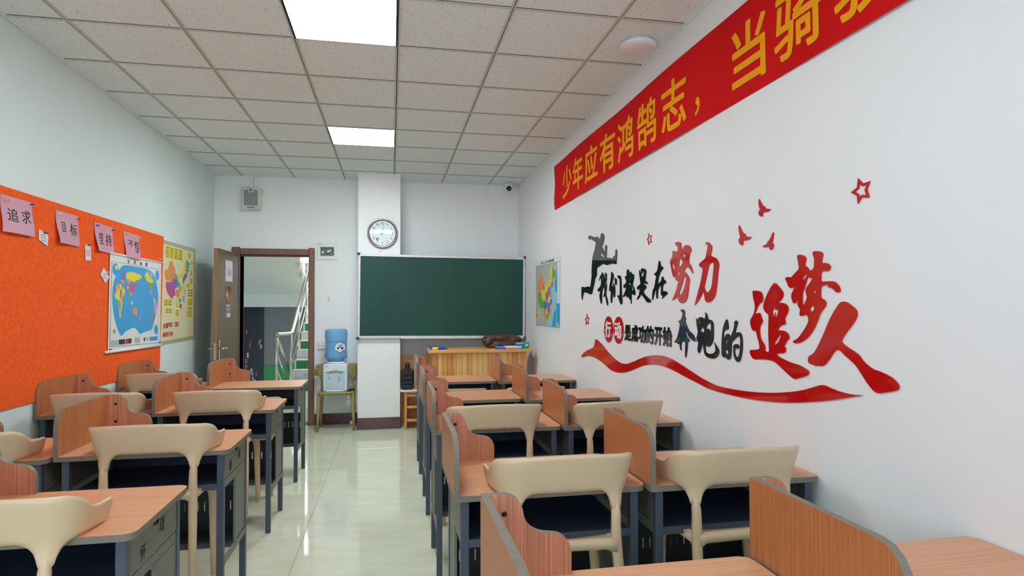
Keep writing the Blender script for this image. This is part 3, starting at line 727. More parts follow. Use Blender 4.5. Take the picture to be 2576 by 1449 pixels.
# grey device leaning beside the dispenser
t = thing('tablet_device', (-.462, 7.56, SZ), 'small grey tablet on a black stand beside the dispenser', 'device')
MB().box(-.04, .04, -.03, .05, 0, .018, b=.004).build('stand', M_black, t)
o = MB().box(-.005, .005, -.05, .05, 0, .15, b=.003).build('screen_slab', M_grey, t); o.location = (-.03, .0, .016); o.rotation_euler = (0, math.radians(42), 0)
# ------------------------------------------------------------------ bench, rack, backpack
t = thing('wooden_bench_back', (.40, 7.78, 0), 'yellow pine cabinet standing against the wall behind the lectern', 'cabinet')
MB().box(-.28, .30, .012, .05, .0, .845).build('body_panel', M_wood2, t)
for a in ((-.285, -.225), (.0, .05), (.245, .305)): MB().box(a[0], a[1], 0, .02, 0, .85, b=.003).build('stile', M_wood, t)
for a in ((.79, .85), (.40, .45)): MB().box(-.225, .245, .001, .02, a[0], a[1], b=.003).build('top_rail', M_wood, t)
rk = thing('wooden_rack', (.155, 7.40, 0), 'small pine shelf rack beside the white column', 'shelf')
for x in (0, .36):
    for y in (0, .26): MB().box(x, x+.03, y, y+.03, 0, .445, b=.003).build('leg', M_wood, rk)
for z in (.09, .245, .385):
    MB().box(.03, .36, .004, .024, z, z+.028, b=.002).build('front_rail', M_wood, rk)
    MB().box(.02, .37, .03, .27, z-.008, z+.004).build('shelf_board', M_wood3, rk)
for x in (0, .36): 
    for z in (.09, .385): MB().box(x+.004, x+.026, .03, .26, z, z+.028).build('side_rail', M_wood, rk)
MB().box(-.005, .395, -.01, .30, .425, .445, b=.003).build('top_board', M_wood, rk)
tag(MB().box(.11, .56, 7.37, 7.70, .445, .462, b=.003).build('white_board', M_white), 'white board laid on top of the pine rack', 'board')
bp = thing('backpack', (.192, 7.49, .462), 'black backpack standing on the rack beside the column', 'backpack')
M_bag = mat('black_nylon', (34, 38, 42), .6, rgb2=(24, 27, 30), scale=(30, 30, 30))
def rbox(b, x0, x1, y0, y1, z0, z1, r): b.box(x0, x1, y0, y1, z0, z1, b=r)
b = MB(); b.box(-.078, .078, -.055, .055, 0, .245, b=.028); b.build('bag_body', M_bag, bp)
for z0, z1 in ((.008, .055), (.060, .105), (.110, .155), (.165, .205)):
    MB().box(-.062, .062, -.070, -.045, z0, z1, b=.010).build('pocket', M_bag, bp)
MB().tube([(-.02, -.02, .24), (-.022, -.02, .30), (-.0, -.02, .325), (.02, -.02, .30), (.02, -.02, .24)], .010, 10).build('top_handle', M_bag, bp)
MB().box(-.018, .014, -.062, -.050, .19, .30, b=.004).build('strap', M_bag, bp)
# ------------------------------------------------------------------ lectern
lt = thing('teacher_desk', (0, 6.8, 0), 'pine teacher desk of vertical planks in front of the blackboard', 'desk')
LH = .972
MB().box(.402, 1.548, -.03, .42, LH-.036, LH, b=.004).build('top_board', M_woodT, lt)
x = .446; i = 0; random.seed(8)
MB().box(x, x+.058, .0, .03, 0, LH-.036, b=.003).build('corner_board', M_wood3, lt); x += .061
MW = [M_wood, M_wood2, M_wood3]
while x < 1.44:
    wv = random.choice((.052, .058, .062))
    MB().box(x, x+wv-.002, .003+random.uniform(0, .002), .022, .02, LH-.036, b=.002).build('plank', random.choice(MW), lt); x += wv
MB().box(x, 1.503, .0, .03, 0, LH-.036, b=.003).build('corner_board', M_wood, lt)
for xx in (.446, 1.485): MB().box(xx, xx+.018, .03, .40, 0, LH-.036).build('side_board', M_wood, lt)
MB().box(.464, 1.485, .025, .03, 0.0, LH-.036).build('backing', M_wood3, lt)
# jacket (one lumpy mesh)
M_jack = mat('brown_nylon', (86, 54, 38), .42, rgb2=(66, 40, 30), scale=(14, 14, 14), bump=.3)
def lumpy(parts, name, m, loc, vox=.008, disp=.012, sc=.06):
    b = MB()
    for (c, r, e) in parts:
        rx, ry, rz = r; Rm = Matrix.Rotation(e[2], 3, 'Z') @ Matrix.Rotation(e[1], 3, 'Y') @ Matrix.Rotation(e[0], 3, 'X')
        nu, nv = 24, 14; vs = []
        for i in range(nv+1):
            for j in range(nu):
                a = PI*i/nv; q = 2*PI*j/nu
                vs.append(Vector(c)+Rm @ Vector((rx*math.cos(a), ry*math.sin(a)*math.cos(q), rz*math.sin(a)*math.sin(q))))
        b.add(vs, [(i*nu+j, i*nu+(j+1) % nu, (i+1)*nu+(j+1) % nu, (i+1)*nu+j) for i in range(nv) for j in range(nu)], 0, True)
    o = b.build(name, m)
    md = o.modifiers.new('r', 'REMESH'); md.mode = 'VOXEL'; md.voxel_size = vox; md.use_smooth_shade = True
    tx = bpy.data.textures.new('n', 'CLOUDS'); tx.noise_scale = sc; tx.noise_depth = 3
    dm = o.modifiers.new('d', 'DISPLACE'); dm.texture = tx; dm.strength = disp; dm.mid_level = .5
    s_ = o.modifiers.new('s', 'SMOOTH'); s_.iterations = 2; s_.factor = .5
    bpy.context.view_layer.update()
    me = bpy.data.meshes.new_from_object(o.evaluated_get(bpy.context.evaluated_depsgraph_get()))
    o.modifiers.clear(); o.data = me; o.location = loc
    return o
jk = lumpy([((0, 0, .12), (.215, .09, .05), (0, .06, 0)), ((.03, 0, .05), (.19, .10, .055), (0, 0, 0)), ((-.13, -.03, .105), (.085, .05, .042), (0, -.25, 0)),
            ((-.17, -.035, .075), (.06, .045, .045), (0, -.5, 0)), ((-.15, -.01, .028), (.045, .05, .028), (0, 0, 0)), ((.13, 0, .10), (.11, .09, .05), (0, .1, 0)), ((-.06, .0, .03), (.10, .09, .034), (0, 0, 0))],
           'folded_jacket', M_jack, (1.262, 7.04, LH-.004), disp=.02, sc=.05)
tag(jk, 'brown padded jacket folded on the right end of the teacher desk', 'jacket')
b = MB().tube([(-.232, -.040, .082), (-.205, -.038, .092)], [.036, .040], 18).build('cuff', M_jack, jk)
t = thing('medicine_box', (1.46, 6.83, LH), 'blue and green carton on the right end of the teacher desk', 'box'); t.rotation_euler = (0, 0, .1)
MB().box(-.070, .072, -.02, .05, 0, .066, b=.001).build('carton', mat('bright_blue_card', (24, 130, 210), .4), t)
MB().box(.010, .0735, -.0215, .0505, .001, .0665).build('green_panel', mat('green_card', (20, 158, 84), .4), t)
MB().lathe([(.016, -.0215), (.016, -.0225), (.001, -.0225)], (.045, 0, .038), 'y', 16).build('printed_emblem', M_whitep, t)
MB().box(-.070, .010, -.0205, .05, .0605, .067).build('white_top_edge', M_whitep, t)
for i, (x0, x1, y0, h0, h1, m, nm, lb_) in enumerate(((1.16, 1.27, 6.80, 0, .012, M_blue, 'notebook', 'blue notebook lying lowest in front of the jacket'), (1.165, 1.265, 6.81, .012, .024, mat('light_blue_cover', (120, 150, 220), .4), 'notebook', 'light blue notebook on top of the dark blue one'), (1.27, 1.44, 6.81, 0, .009, mat('orange_cover', (226, 120, 60), .5), 'notebook', 'thin orange-edged notebook under the white papers'), (1.262, 1.445, 6.80, .009, .030, M_whitep, 'paper_stack', 'stack of white papers in front of the brown jacket'))):
    tag(MB().box(x0, x1, y0, y0+.14, LH+h0, LH+h1, b=.001).build(nm, m), lb_, 'notebook' if nm == 'notebook' else 'papers')
t = thing('tape_roll', (.478, 6.84, LH), 'yellow tape roll on the left end of the teacher desk', 'tape')
MB().lathe([(.022, 0), (.036, 0), (.036, .028), (.022, .028), (.022, 0)], (0, 0, 0), 'z', 28, caps=False).build('roll', mat('yellow_tape', (236, 208, 70), .4), t)
ws = lumpy([((-.02, .03, .02), (.05, .03, .020), (0, .2, 0)), ((.07, .02, .014), (.06, .025, .014), (0, 0, .1)), ((.12, .01, .008), (.03, .012, .008), (0, 0, 0))], 'wound_strap', M_blue, (.478, 6.86, LH-.001), vox=.005, disp=.008, sc=.03)
tag(ws, 'dark blue wound strap behind the yellow tape roll', 'strap')
# ------------------------------------------------------------------ right wall: red banner
bn = thing('slogan_banner', (0, 0, 0), 'long red cloth banner with yellow characters along the top of the right wall', 'banner')
def ban(u, v, t):      # u along -y from 6.03 ; v height 0..1
    y = 6.03-u; r = .012+.006*math.sin(y*1.7+.6)+.004*math.sin(y*4.1)
    edge = .02*math.exp(-u*9)*math.sin(v*8)
    zb = 2.428+.0*u; zt_ = 2.878-.012*math.sin(y*1.1)**2
    return (XR-r-t-.004*math.sin(v*3), y+edge, zb+(zt_-zb)*v)
vs = [ban(i*.1, j/8, 0) for i in range(78) for j in range(9)]
b = MB().add(vs, [(i*9+j, (i+1)*9+j, (i+1)*9+j+1, i*9+j+1) for i in range(77) for j in range(8)], 0, True)
b.build('cloth', M_ban, bn)
chars = [('少', 5.726, 5.40, .58, .06), ('年', 5.357, 5.039, 0, 0), ('应', 4.985, 4.657, 0, 0), ('有', 4.60, 4.273, 0, 0), ('鸿', 4.224, 3.92, 0, 0), ('鹄', 3.85, 3.55, 0, 0), ('志', 3.474, 3.167, 0, 0), ('，', 3.072, 3.02, 1, 0),
         ('当', 2.711, 2.432, 0, 0), ('骑', 2.369, 2.063, 0, 0), ('骏', 1.995, 1.69, 0, 0), ('马', 1.62, 1.31, 0, 0), ('踏', 1.24, .94, 0, 0), ('平', .87, .56, 0, 0), ('川', .49, .2, 0, 0)]
for ch, y0, y1, a, c in chars:
    b = MB(); z0, z1 = (2.482, 2.782) if ch != '，' else (2.482, 2.578)
    v0, v1 = (z0-2.428)/.45, (z1-2.428)/.45
    put_glyph(b, ch, lambda u, v, t: ban(6.03-(y0+(y1-y0)*u), v0+(v1-v0)*v, .002+t), 0, .0012, bold=.022)
    b.build('yellow_character', M_gold, bn)
# ------------------------------------------------------------------ acrylic lettering, traced on the wall plane (outlines given in view coordinates of the wall)
def wallpoly(pts, o): return [on_x(o[0]+x/o[2], o[1]+y/o[2], XR) for x, y in pts]
def decal(name, outs, o, m, parent, holes=(), th=.005, off=0.0, it=1, sharp=62):
    b = MB()
    for k, P_ in enumerate(outs):
        pl = smooth(wallpoly(P_, o), it, sharp); hs = [smooth(wallpoly(h, o), it, sharp) for h in (holes if k == 0 else [])]
        b.prism(pl, lambda u, v, k: (XR-off-k, u, v), 0, th, 0, 0, hs)
    return b.build(name, m, parent)
def pp(s): 
    n = [float(t) for t in s.replace(',', ' ').split()]; return list(zip(n[::2], n[1::2]))
R2 = (1780, 420, 2.3365); K1 = (1880, 700, 5.571); K2 = (1960, 620, 5.572); K3 = (1680, 600, 8.05); K4 = (1690, 770, 9.658); K5 = (1500, 650, 11.147); RB = (1450, 840, 6.962); RC = (1440, 570, 6.9); RD = (1850, 490, 9.66)
ml = thing('wall_lettering', (0, 0, 0), 'large red and black acrylic calligraphy slogan on the right wall', 'wall decoration')
decal('red_character', [pp('800,790 822,793 850,812 880,838 886,862 880,890 850,935 815,980 795,1012 792,1030 830,1060 870,1085 900,1110 920,1142 975,1188 1010,1198 1060,1220 1100,1245 1130,1280 1133,1300 1115,1315 1060,1325 1010,1331 985,1320 950,1280 915,1225 880,1170 850,1140 810,1105 785,1078 765,1073 745,1090 725,1125 700,1158 675,1173 655,1165 640,1170 622,1160 600,1155 594,1130 602,1110 625,1100 645,1070 670,1020 690,975 710,925 730,880 760,830 783,797')], R2, M_red, ml)
decal('red_character', [pp('85,170 110,175 170,175 205,195 225,240 228,300 218,332 190,345 165,380 140,430 118,497 150,495 175,480 195,500 210,550 228,600 210,635 190,665 183,730 190,820 215,880 250,930 262,970 255,1020 300,1032 318,1028 310,900 305,750 308,600 312,515 290,495 255,465 236,420 236,370 255,310 290,220 330,145 370,80 396,60 430,90 480,150 512,195 518,235 500,280 465,322 440,348 470,345 510,342 560,365 588,410 580,470 555,520 530,570 545,610 540,645 510,652 480,660 450,690 435,732 480,728 530,735 575,770 600,815 590,855 560,880 545,920 522,948 545,970 550,1010 540,1040 510,1050 470,1045 415,1062 440,1090 520,1135 620,1180 740,1215 810,1255 865,1290 880,1325 860,1355 810,1378 740,1395 685,1413 650,1400 600,1360 500,1265 420,1190 370,1158 300,1138 200,1132 105,1135 75,1110 50,1060 42,1005 100,1003 160,998 185,980 180,930 150,820 130,730 105,738 80,725 55,660 50,600 65,560 95,510 115,450 118,370 100,310 88,240')], K1, M_red, ml,
      [pp('412,392 370,440 363,480 376,540 370,608 380,608 388,540 402,478 400,560 425,530 445,480 440,440 425,430 410,448 404,440'), pp('396,700 405,675 425,650 425,665 410,695 398,708'), pp('483,772 460,800 420,860 395,900 392,948 420,925 455,885 480,820')])
decal('red_character', [pp('262,130 290,113 320,115 360,130 388,155 385,200 372,240 375,272 410,292 425,320 435,340 470,330 495,310 503,270 505,200 503,160 485,120 483,68 550,62 600,72 627,100 620,150 608,190 612,240 640,230 675,230 715,250 733,290 720,325 690,347 650,342 615,345 600,365 597,430 597,492 650,488 720,485 780,487 820,515 855,560 872,610 862,640 830,648 800,632 775,600 740,578 700,575 690,565 703,548 698,532 650,542 600,560 593,620 595,715 620,735 655,755 672,790 660,840 620,890 585,940 560,1010 530,1090 480,1190 420,1270 350,1325 280,1355 230,1357 203,1335 215,1318 260,1300 310,1245 360,1175 425,1055 420,1000 402,950 365,962 315,977 297,960 300,925 310,885 285,850 270,810 275,775 283,745 265,755 245,785 222,800 205,785 185,730 182,680 200,630 230,580 248,535 225,565 195,585 160,580 135,550 120,500 97,460 105,435 135,425 160,430 175,440 210,400 250,355 288,320 288,270 275,200')], K2, M_red, ml,
      [pp('400,388 405,400 385,435 350,488 343,470 350,420 375,400'), pp('415,420 430,430 455,445 478,450 440,515 387,590 385,620 390,670 407,708 375,790 340,845 337,750 337,650 360,600 378,540 395,480'), pp('510,608 525,620 525,645 510,662 495,650 493,625'), pp('480,820 512,855 495,900 475,918 445,895 443,870')])
decal('red_character', [pp('155,98 190,70 230,65 265,80 282,110 282,170 280,235 310,210 345,150 390,127 430,135 465,165 492,230 470,270 450,330 440,400 437,485 460,520 495,580 515,650 522,718 500,680 460,620 425,580 405,572 380,590 340,650 350,682 380,688 410,735 440,790 457,850 445,890 435,1000 420,1130 400,1220 360,1285 300,1315 255,1295 225,1250 212,1165 175,1210 100,1250 130,1180 180,1060 210,950 215,910 235,885 215,872 180,840 158,805 200,755 250,710 282,665 240,692 215,678 195,725 160,775 140,785 120,770 100,700 75,580 55,440 105,385 107,240 160,255 210,275 218,165 200,160 175,135')], K3, M_red, ml,
      [pp('115,492 130,530 158,600 145,650 125,630 100,560 98,515'), pp('180,420 187,445 182,475 170,460 172,430'), pp('260,380 290,430 322,485 280,550 250,578 232,572 240,480'), pp('278,312 310,338 345,320 378,278 370,330 360,388 320,360'), pp('335,775 360,778 385,765 375,860 350,980 320,1070 265,1165 245,1130 245,1080 285,980 315,880')])
decal('red_character', [pp('775,115 785,85 800,67 840,80 885,125 908,170 905,230 885,290 878,345 930,370 980,390 1030,455 1052,525 1035,640 1020,800 1000,1000 975,1150 930,1230 870,1280 815,1295 775,1270 755,1190 745,1100 738,1025 720,1090 670,1200 600,1305 575,1325 560,1355 570,1290 620,1100 680,880 730,605 690,590 650,560 645,515 700,465 780,400 795,300 825,150 805,112')], K3, M_red, ml, [pp('930,475 943,490 942,600 925,760 905,960 880,1030 815,1110 775,1060 750,990 770,880 800,750 830,610 845,535 880,500')])
decal('black_character', [pp('232,110 245,82 275,75 310,90 332,140 330,200 322,240 345,275 357,310 335,365 370,460 400,530 440,610 500,650 550,710 580,790 587,855 570,862 510,830 440,770 400,690 375,620 345,540 320,470 290,415 283,430 320,510 345,580 357,630 340,655 365,690 385,760 420,790 445,850 435,868 395,860 395,960 385,1080 360,1250 345,1257 335,1150 342,1000 340,850 300,855 260,870 245,900 240,980 248,1083 225,1060 210,1000 205,910 165,922 148,905 150,875 200,830 215,780 228,685 200,760 160,840 120,888 100,885 72,865 110,830 150,750 175,650 200,540 210,430 190,390 165,345 200,360 235,335 265,250 280,155 255,152')], K4, M_blk, ml,
      [pp('270,508 285,560 270,595 243,615 255,555'), pp('262,705 272,730 265,762 258,740'), pp('325,708 335,755 312,758 315,725')])
decal('black_character', [pp('605,295 640,330 675,375 680,420 685,470 715,380 690,372 665,340 650,300 690,275 730,262 775,285 805,335 830,260 838,200 815,155 850,170 880,220 900,330 940,325 985,345 1020,400 1032,480 1030,650 1025,800 1010,870 960,960 925,985 865,980 850,950 850,880 840,885 830,950 830,1050 850,1130 920,1158 990,1160 1050,1130 1080,1080 1075,1000 1050,885 1100,960 1150,1040 1165,1110 1145,1190 1090,1255 1020,1275 940,1262 870,1240 820,1180 790,1080 775,950 780,870 760,900 720,1060 675,1163 635,1070 650,960 668,840 640,868 625,860 610,780 640,690 650,600 625,500 612,400')], K4, M_blk, ml,
      [pp('762,450 750,520 695,632 735,612 765,632 775,690 748,800 788,720 785,640 815,585 798,570 775,520'), pp('945,405 968,430 970,560 945,740 880,865 882,830 925,740 943,640 930,570 890,542 838,556 870,470 905,425'), pp('855,675 850,700 830,732 828,705')])
decal('black_character', [pp('1350,312 1375,350 1395,520 1385,565 1340,575 1300,585 1275,640 1272,760 1275,825 1300,760 1335,690 1380,665 1415,690 1440,760 1465,700 1510,590 1535,480 1540,370 1575,350 1605,360 1620,400 1600,480 1570,580 1555,665 1610,635 1660,632 1705,670 1725,760 1738,900 1730,1080 1700,1250 1665,1340 1630,1362 1590,1345 1550,1290 1520,1200 1512,1100 1515,1000 1500,975 1550,925 1590,915 1630,935 1655,985 1635,1035 1600,1030 1550,1018 1545,1120 1565,1200 1605,1247 1640,1220 1665,1120 1680,950 1680,800 1670,735 1630,730 1580,765 1520,830 1470,875 1460,1000 1460,1150 1445,1260 1405,1303 1370,1290 1330,1255 1297,1208 1290,1240 1270,1252 1235,1200 1225,1140 1228,900 1235,750 1250,600 1275,480 1310,380')], K4, M_blk, ml,
      [pp('1362,800 1375,830 1360,890 1330,925 1315,905 1330,850'), pp('1340,1058 1390,1080 1390,1165 1365,1168 1325,1145 1312,1085')])
decal('black_character', [pp('160,380 205,410 240,490 255,580 275,575 262,480 258,395 290,405 308,470 305,560 298,650 260,720 262,780 270,830 285,760 295,685 310,710 305,850 285,960 295,1060 320,1130 348,1250 335,1333 320,1320 290,1220 265,1040 225,1090 212,1080 240,960 245,880 230,780 215,790 180,930 170,1020 170,1200 152,1303 120,1180 100,1080 105,1000 135,880 100,930 75,938 40,880 100,820 145,740 150,640 140,545 110,580 80,632 100,560 140,460 175,430')], K5, M_blk, ml, [pp('180,540 205,530 210,600 198,655')])
decal('black_character', [pp('440,362 500,450 500,520 460,680 445,780 480,780 478,900 465,1100 455,1230 442,1270 410,1180 420,1000 425,900 400,938 375,900 375,820 400,680 425,520 430,400'), pp('490,680 530,750 545,880 540,1040 520,1110 495,1080 490,900'), pp('525,535 565,580 590,570 582,740 565,752 540,730'), pp('605,470 650,485 680,475 710,530 718,700 730,1000 745,1260 710,1303 690,1280 640,1130 595,1025 670,1060 672,800 668,570 640,575 615,530')], K5, M_blk, ml)
decal('black_character', [pp('880,300 930,320 935,400 960,410 985,360 1005,430 1040,440 1070,450 1072,540 1050,640 1030,730 1060,800 1095,880 1110,980 1095,1045 1060,1020 1000,985 1000,1150 995,1280 982,1285 975,1150 958,1140 940,1157 910,1060 870,1103 845,1040 830,1020 785,1090 755,1075 800,980 840,880 855,800 830,810 800,843 775,800 780,740 810,730 850,680 855,625 820,560 815,495 845,510 870,450 865,370')], K5, M_blk, ml,
      [pp('968,535 978,605 942,605'), pp('915,700 950,680 975,700 975,830 960,760 940,735'), pp('1010,600 1015,720 1025,780 1055,890 1040,912 1010,880 1000,750 1002,640'), pp('905,795 915,835 890,835'), pp('905,905 912,965 895,955')])
decal('black_character', [pp('1215,325 1235,335 1262,420 1285,380 1265,350 1262,310 1300,275 1330,280 1380,295 1410,340 1418,380 1400,480 1385,640 1430,650 1460,690 1445,722 1400,705 1360,690 1345,740 1390,740 1415,790 1405,850 1350,885 1342,960 1400,1040 1480,1110 1530,1150 1550,1220 1530,1235 1450,1237 1420,1210 1350,1100 1265,1000 1225,1100 1160,1165 1150,1150 1165,1090 1210,1030 1225,920 1240,840 1215,870 1185,890 1160,860 1160,790 1210,760 1260,700 1245,640 1230,520 1218,420')], K5, M_blk, ml,
      [pp('1345,325 1350,380 1340,520 1310,545 1320,480 1290,540 1275,520 1278,440 1310,400'), pp('1335,620 1330,650 1300,672'), pp('1290,750 1302,790 1285,790'), pp('1292,855 1300,920 1282,920')])
decal('black_character', [pp('1780,52 1810,110 1815,195 1898,260 1850,330 1810,385 1780,480 1750,600 1745,760 1780,690 1845,620 1843,530 1870,500 1905,550 1900,590 1940,605 1975,670 1950,700 1895,720 1880,800 1875,930 1920,920 1960,912 2020,970 1990,1010 1920,1070 1855,1140 1880,1055 1840,1040 1825,980 1830,860 1830,755 1790,770 1755,860 1740,960 1738,1130 1720,1140 1695,1090 1695,950 1690,830 1650,960 1620,1080 1600,1175 1585,1165 1580,1060 1605,860 1625,860 1655,740 1675,640 1662,630 1690,570 1698,490 1628,450 1720,360 1740,280 1760,120')], K5, M_blk, ml)
# discs with white characters and the small heavy line of text
def q4(pts, o): return [on_x(o[0]+x/o[2], o[1]+y/o[2], XR) for x, y in pts]
KD = (1510, 780, 13.17)
def quadglyph(b, ch, quad, off, th, bold):
    (a, c_, d, e) = quad   # bottom-left, bottom-right, top-right, top-left as (y,z)
    put_glyph(b, ch, lambda u, v, t: (XR-off-t, (a[0]*(1-u)+c_[0]*u)*(1-v)+(e[0]*(1-u)+d[0]*u)*v, (a[1]*(1-u)+c_[1]*u)*(1-v)+(e[1]*(1-u)+d[1]*u)*v), 0, th, bold)
for cx0, cy0, rx, ry, ch, box_ in ((290, 635, 147, 430, '行', ((183, 905), (362, 912), (378, 372), (190, 355))), (622, 668, 163, 450, '动', ((497, 915), (722, 975), (722, 400), (500, 385)))):
    disc = decal('red_disc', [[(cx0+rx*math.cos(a*PI/20), cy0+ry*math.sin(a*PI/20)) for a in range(40)]], KD, M_red, ml, it=0)
    b = MB(); quadglyph(b, ch, q4(box_, KD), .0052, .002, .045); b.build('white_character', M_wht, disc)
for ch, bx in (('是', ((820, 1010), (1035, 1035), (1022, 495), (830, 483))), ('成', ((1052, 1045), (1262, 1072), (1262, 500), (1052, 485))), ('功', ((1282, 1080), (1510, 1108), (1510, 520), (1282, 505))), ('的', ((1528, 1100), (1782, 1140), (1782, 530), (1528, 515))), ('开', ((1810, 1155), (2068, 1190), (2068, 575), (1810, 550))), ('始', ((2088, 1185), (2392, 1232), (2392, 570), (2088, 550)))):
    b = MB(); quadglyph(b, ch, q4(bx, KD), 0, .005, .05); b.build('black_character', M_blk, ml)
T = lambda s: thing(*s)
r_ = decal('ribbon_decal', [], RB, M_red, None) if False else None
top_ = [(RB[0]+x/RB[2], RB[1]+y/RB[2]) for x, y in pp('95,408 100,370 140,325 200,285 300,240 322,200 335,110 350,88 390,115 470,195 520,265 580,335 680,440 760,495 830,525 900,525 1000,490 1150,420 1280,382 1420,370 1550,385 1700,445 1850,540 2000,640 2200,770 2300,822')]
mid_ = [(R2[0]+x/R2[2], R2[1]+y/R2[2]) for x, y in pp('40,1278 100,1297 250,1322 400,1329 550,1317 640,1290 685,1277 740,1305 800,1325 860,1338 915,1341 820,1358 700,1375 520,1386 400,1382 250,1364 100,1330 20,1306')]
bot_ = [(RB[0]+x/RB[2], RB[1]+y/RB[2]) for x, y in pp('2300,945 2100,840 1900,740 1800,680 1680,620 1550,565 1420,530 1300,530 1180,548 1080,590 950,645 850,672 760,676 660,655 580,610 500,530 400,450 320,405 240,380 180,382 120,408')]
rb = decal('wave_decal', [top_+mid_+bot_], (0, 0, 1), M_red, None, it=2)
tag(rb, 'long red wavy ribbon decal under the slogan on the right wall', 'wall decoration')
rn = decal('runner_decal', [pp('300,150 330,160 390,185 435,175 462,190 475,225 485,245 490,200 497,150 510,118 522,112 540,120 556,150 560,190 552,240 540,300 522,340 512,340 530,370 550,405 572,440 580,410 572,380 572,350 585,322 598,320 607,350 605,400 600,450 602,490 590,530 620,535 660,545 700,550 715,540 718,520 740,510 752,490 752,440 755,405 768,393 778,405 784,450 778,520 772,580 772,640 765,658 740,645 700,640 650,655 610,668 580,665 560,648 540,645 510,665 470,690 430,722 430,780 432,840 415,880 400,900 395,950 380,1010 360,1100 350,1150 335,1180 310,1172 260,1150 215,1135 200,1160 188,1210 180,1275 172,1275 162,1200 165,1130 163,1070 175,1040 215,1055 250,1045 280,1036 315,1052 325,1000 335,920 342,850 340,760 345,680 350,600 358,530 370,480 385,430 400,370 410,310 415,285 400,260 370,245 335,220 315,208 305,230 295,225 285,200 285,170')], RC, M_blk, None, [pp('490,492 505,468 520,470 545,500 570,530 540,525 510,510')])
tag(rn, 'black silhouette decal of a leaping runner on the right wall', 'wall decoration')
GB = 'red bird decals'
tag(decal('bird_decal', [pp('593,102 605,115 640,195 695,285 725,273 735,300 755,335 800,343 865,342 870,358 830,395 780,420 735,427 675,418 683,480 675,525 650,535 615,518 590,480 577,430 590,390 622,372 600,310 582,240 582,140')], RD, M_red, None), 'red bird decal flying highest of the three', 'wall decoration', GB)
tag(decal('bird_decal', [pp('105,735 120,755 150,830 215,950 245,937 255,970 280,1012 330,1018 395,1020 400,1040 350,1080 300,1103 255,1110 195,1100 205,1160 200,1215 175,1232 135,1215 100,1150 95,1090 110,1060 140,1045 115,950 97,850 97,770')], RD, M_red, None), 'red bird decal leftmost of the three', 'wall decoration', GB)
tag(decal('bird_decal', [pp('932,908 945,930 945,1000 925,1090 905,1175 935,1180 950,1215 940,1270 910,1325 875,1342 850,1320 850,1280 855,1245 820,1265 755,1277 690,1268 675,1250 700,1235 750,1215 785,1190 800,1150 808,1123 830,1125 870,1060 905,970')], RD, M_red, None), 'red bird decal lowest of the three, facing left', 'wall decoration', GB)
def star(pts, o, lab, fr=.62):
    P_ = pp(pts); cx_ = sum(p[0] for p in P_)/10; cy_ = sum(p[1] for p in P_)/10
    tag(decal('star_decal', [P_], o, M_red, None, [[(cx_+(x-cx_)*fr, cy_+(y-cy_)*fr) for x, y in P_]], it=0), lab, 'wall decoration', 'red outlined star decals')
star('890,67 918,98 960,83 942,132 955,180 912,178 888,217 884,170 848,150 884,120', R2, 'largest red outlined star at the upper right of the wall lettering')
star('1332,115 1345,155 1385,150 1368,200 1380,275 1350,270 1328,322 1320,255 1300,215 1325,190', RC, 'small red outlined star right of the runner silhouette', .68)
star('136,828 143,865 156,868 147,895 153,930 138,915 124,935 127,898 118,878 132,868', (1440, 560, 3.623), 'smallest red outlined star above the ribbon tail', .62)
# ------------------------------------------------------------------ flat prints: helper for maps
COL = {}; NF = [0]
def pm(c):
    if c not in COL: COL[c] = mat('print_%s' % c, {'orange': (232, 150, 90), 'yellow': (232, 214, 60), 'green': (110, 170, 80), 'magenta': (198, 84, 150), 'pink': (226, 150, 186), 'purple': (142, 112, 178), 'teal': (80, 186, 166), 'sea': (52, 160, 222), 'pale_sea': (150, 206, 230), 'grey': (178, 184, 184), 'white': (224, 228, 228), 'cream': (226, 222, 178), 'black': (34, 34, 36), 'red': (196, 40, 36), 'brown': (196, 120, 50), 'blue': (90, 124, 190), 'label': (232, 220, 70), 'stripe': (120, 112, 96)}[c], .45)
    return COL[c]
def flat(name, pts, c, f2, parent, lvl, holes=(), it=0):
    """f2 maps view points to (a,b) on the wall; parent carries f3"""
    P_ = [f2(x, y) for x, y in pts]
    P_ = smooth(P_, it, 30) if it else P_
    NF[0] += 1
    return MB().prism(P_, lambda u, v, k: parent[1](u, v, k), .0007, lvl*.0004+.0010+(NF[0] % 40)*.000012).build(name, pm(c), parent[0])
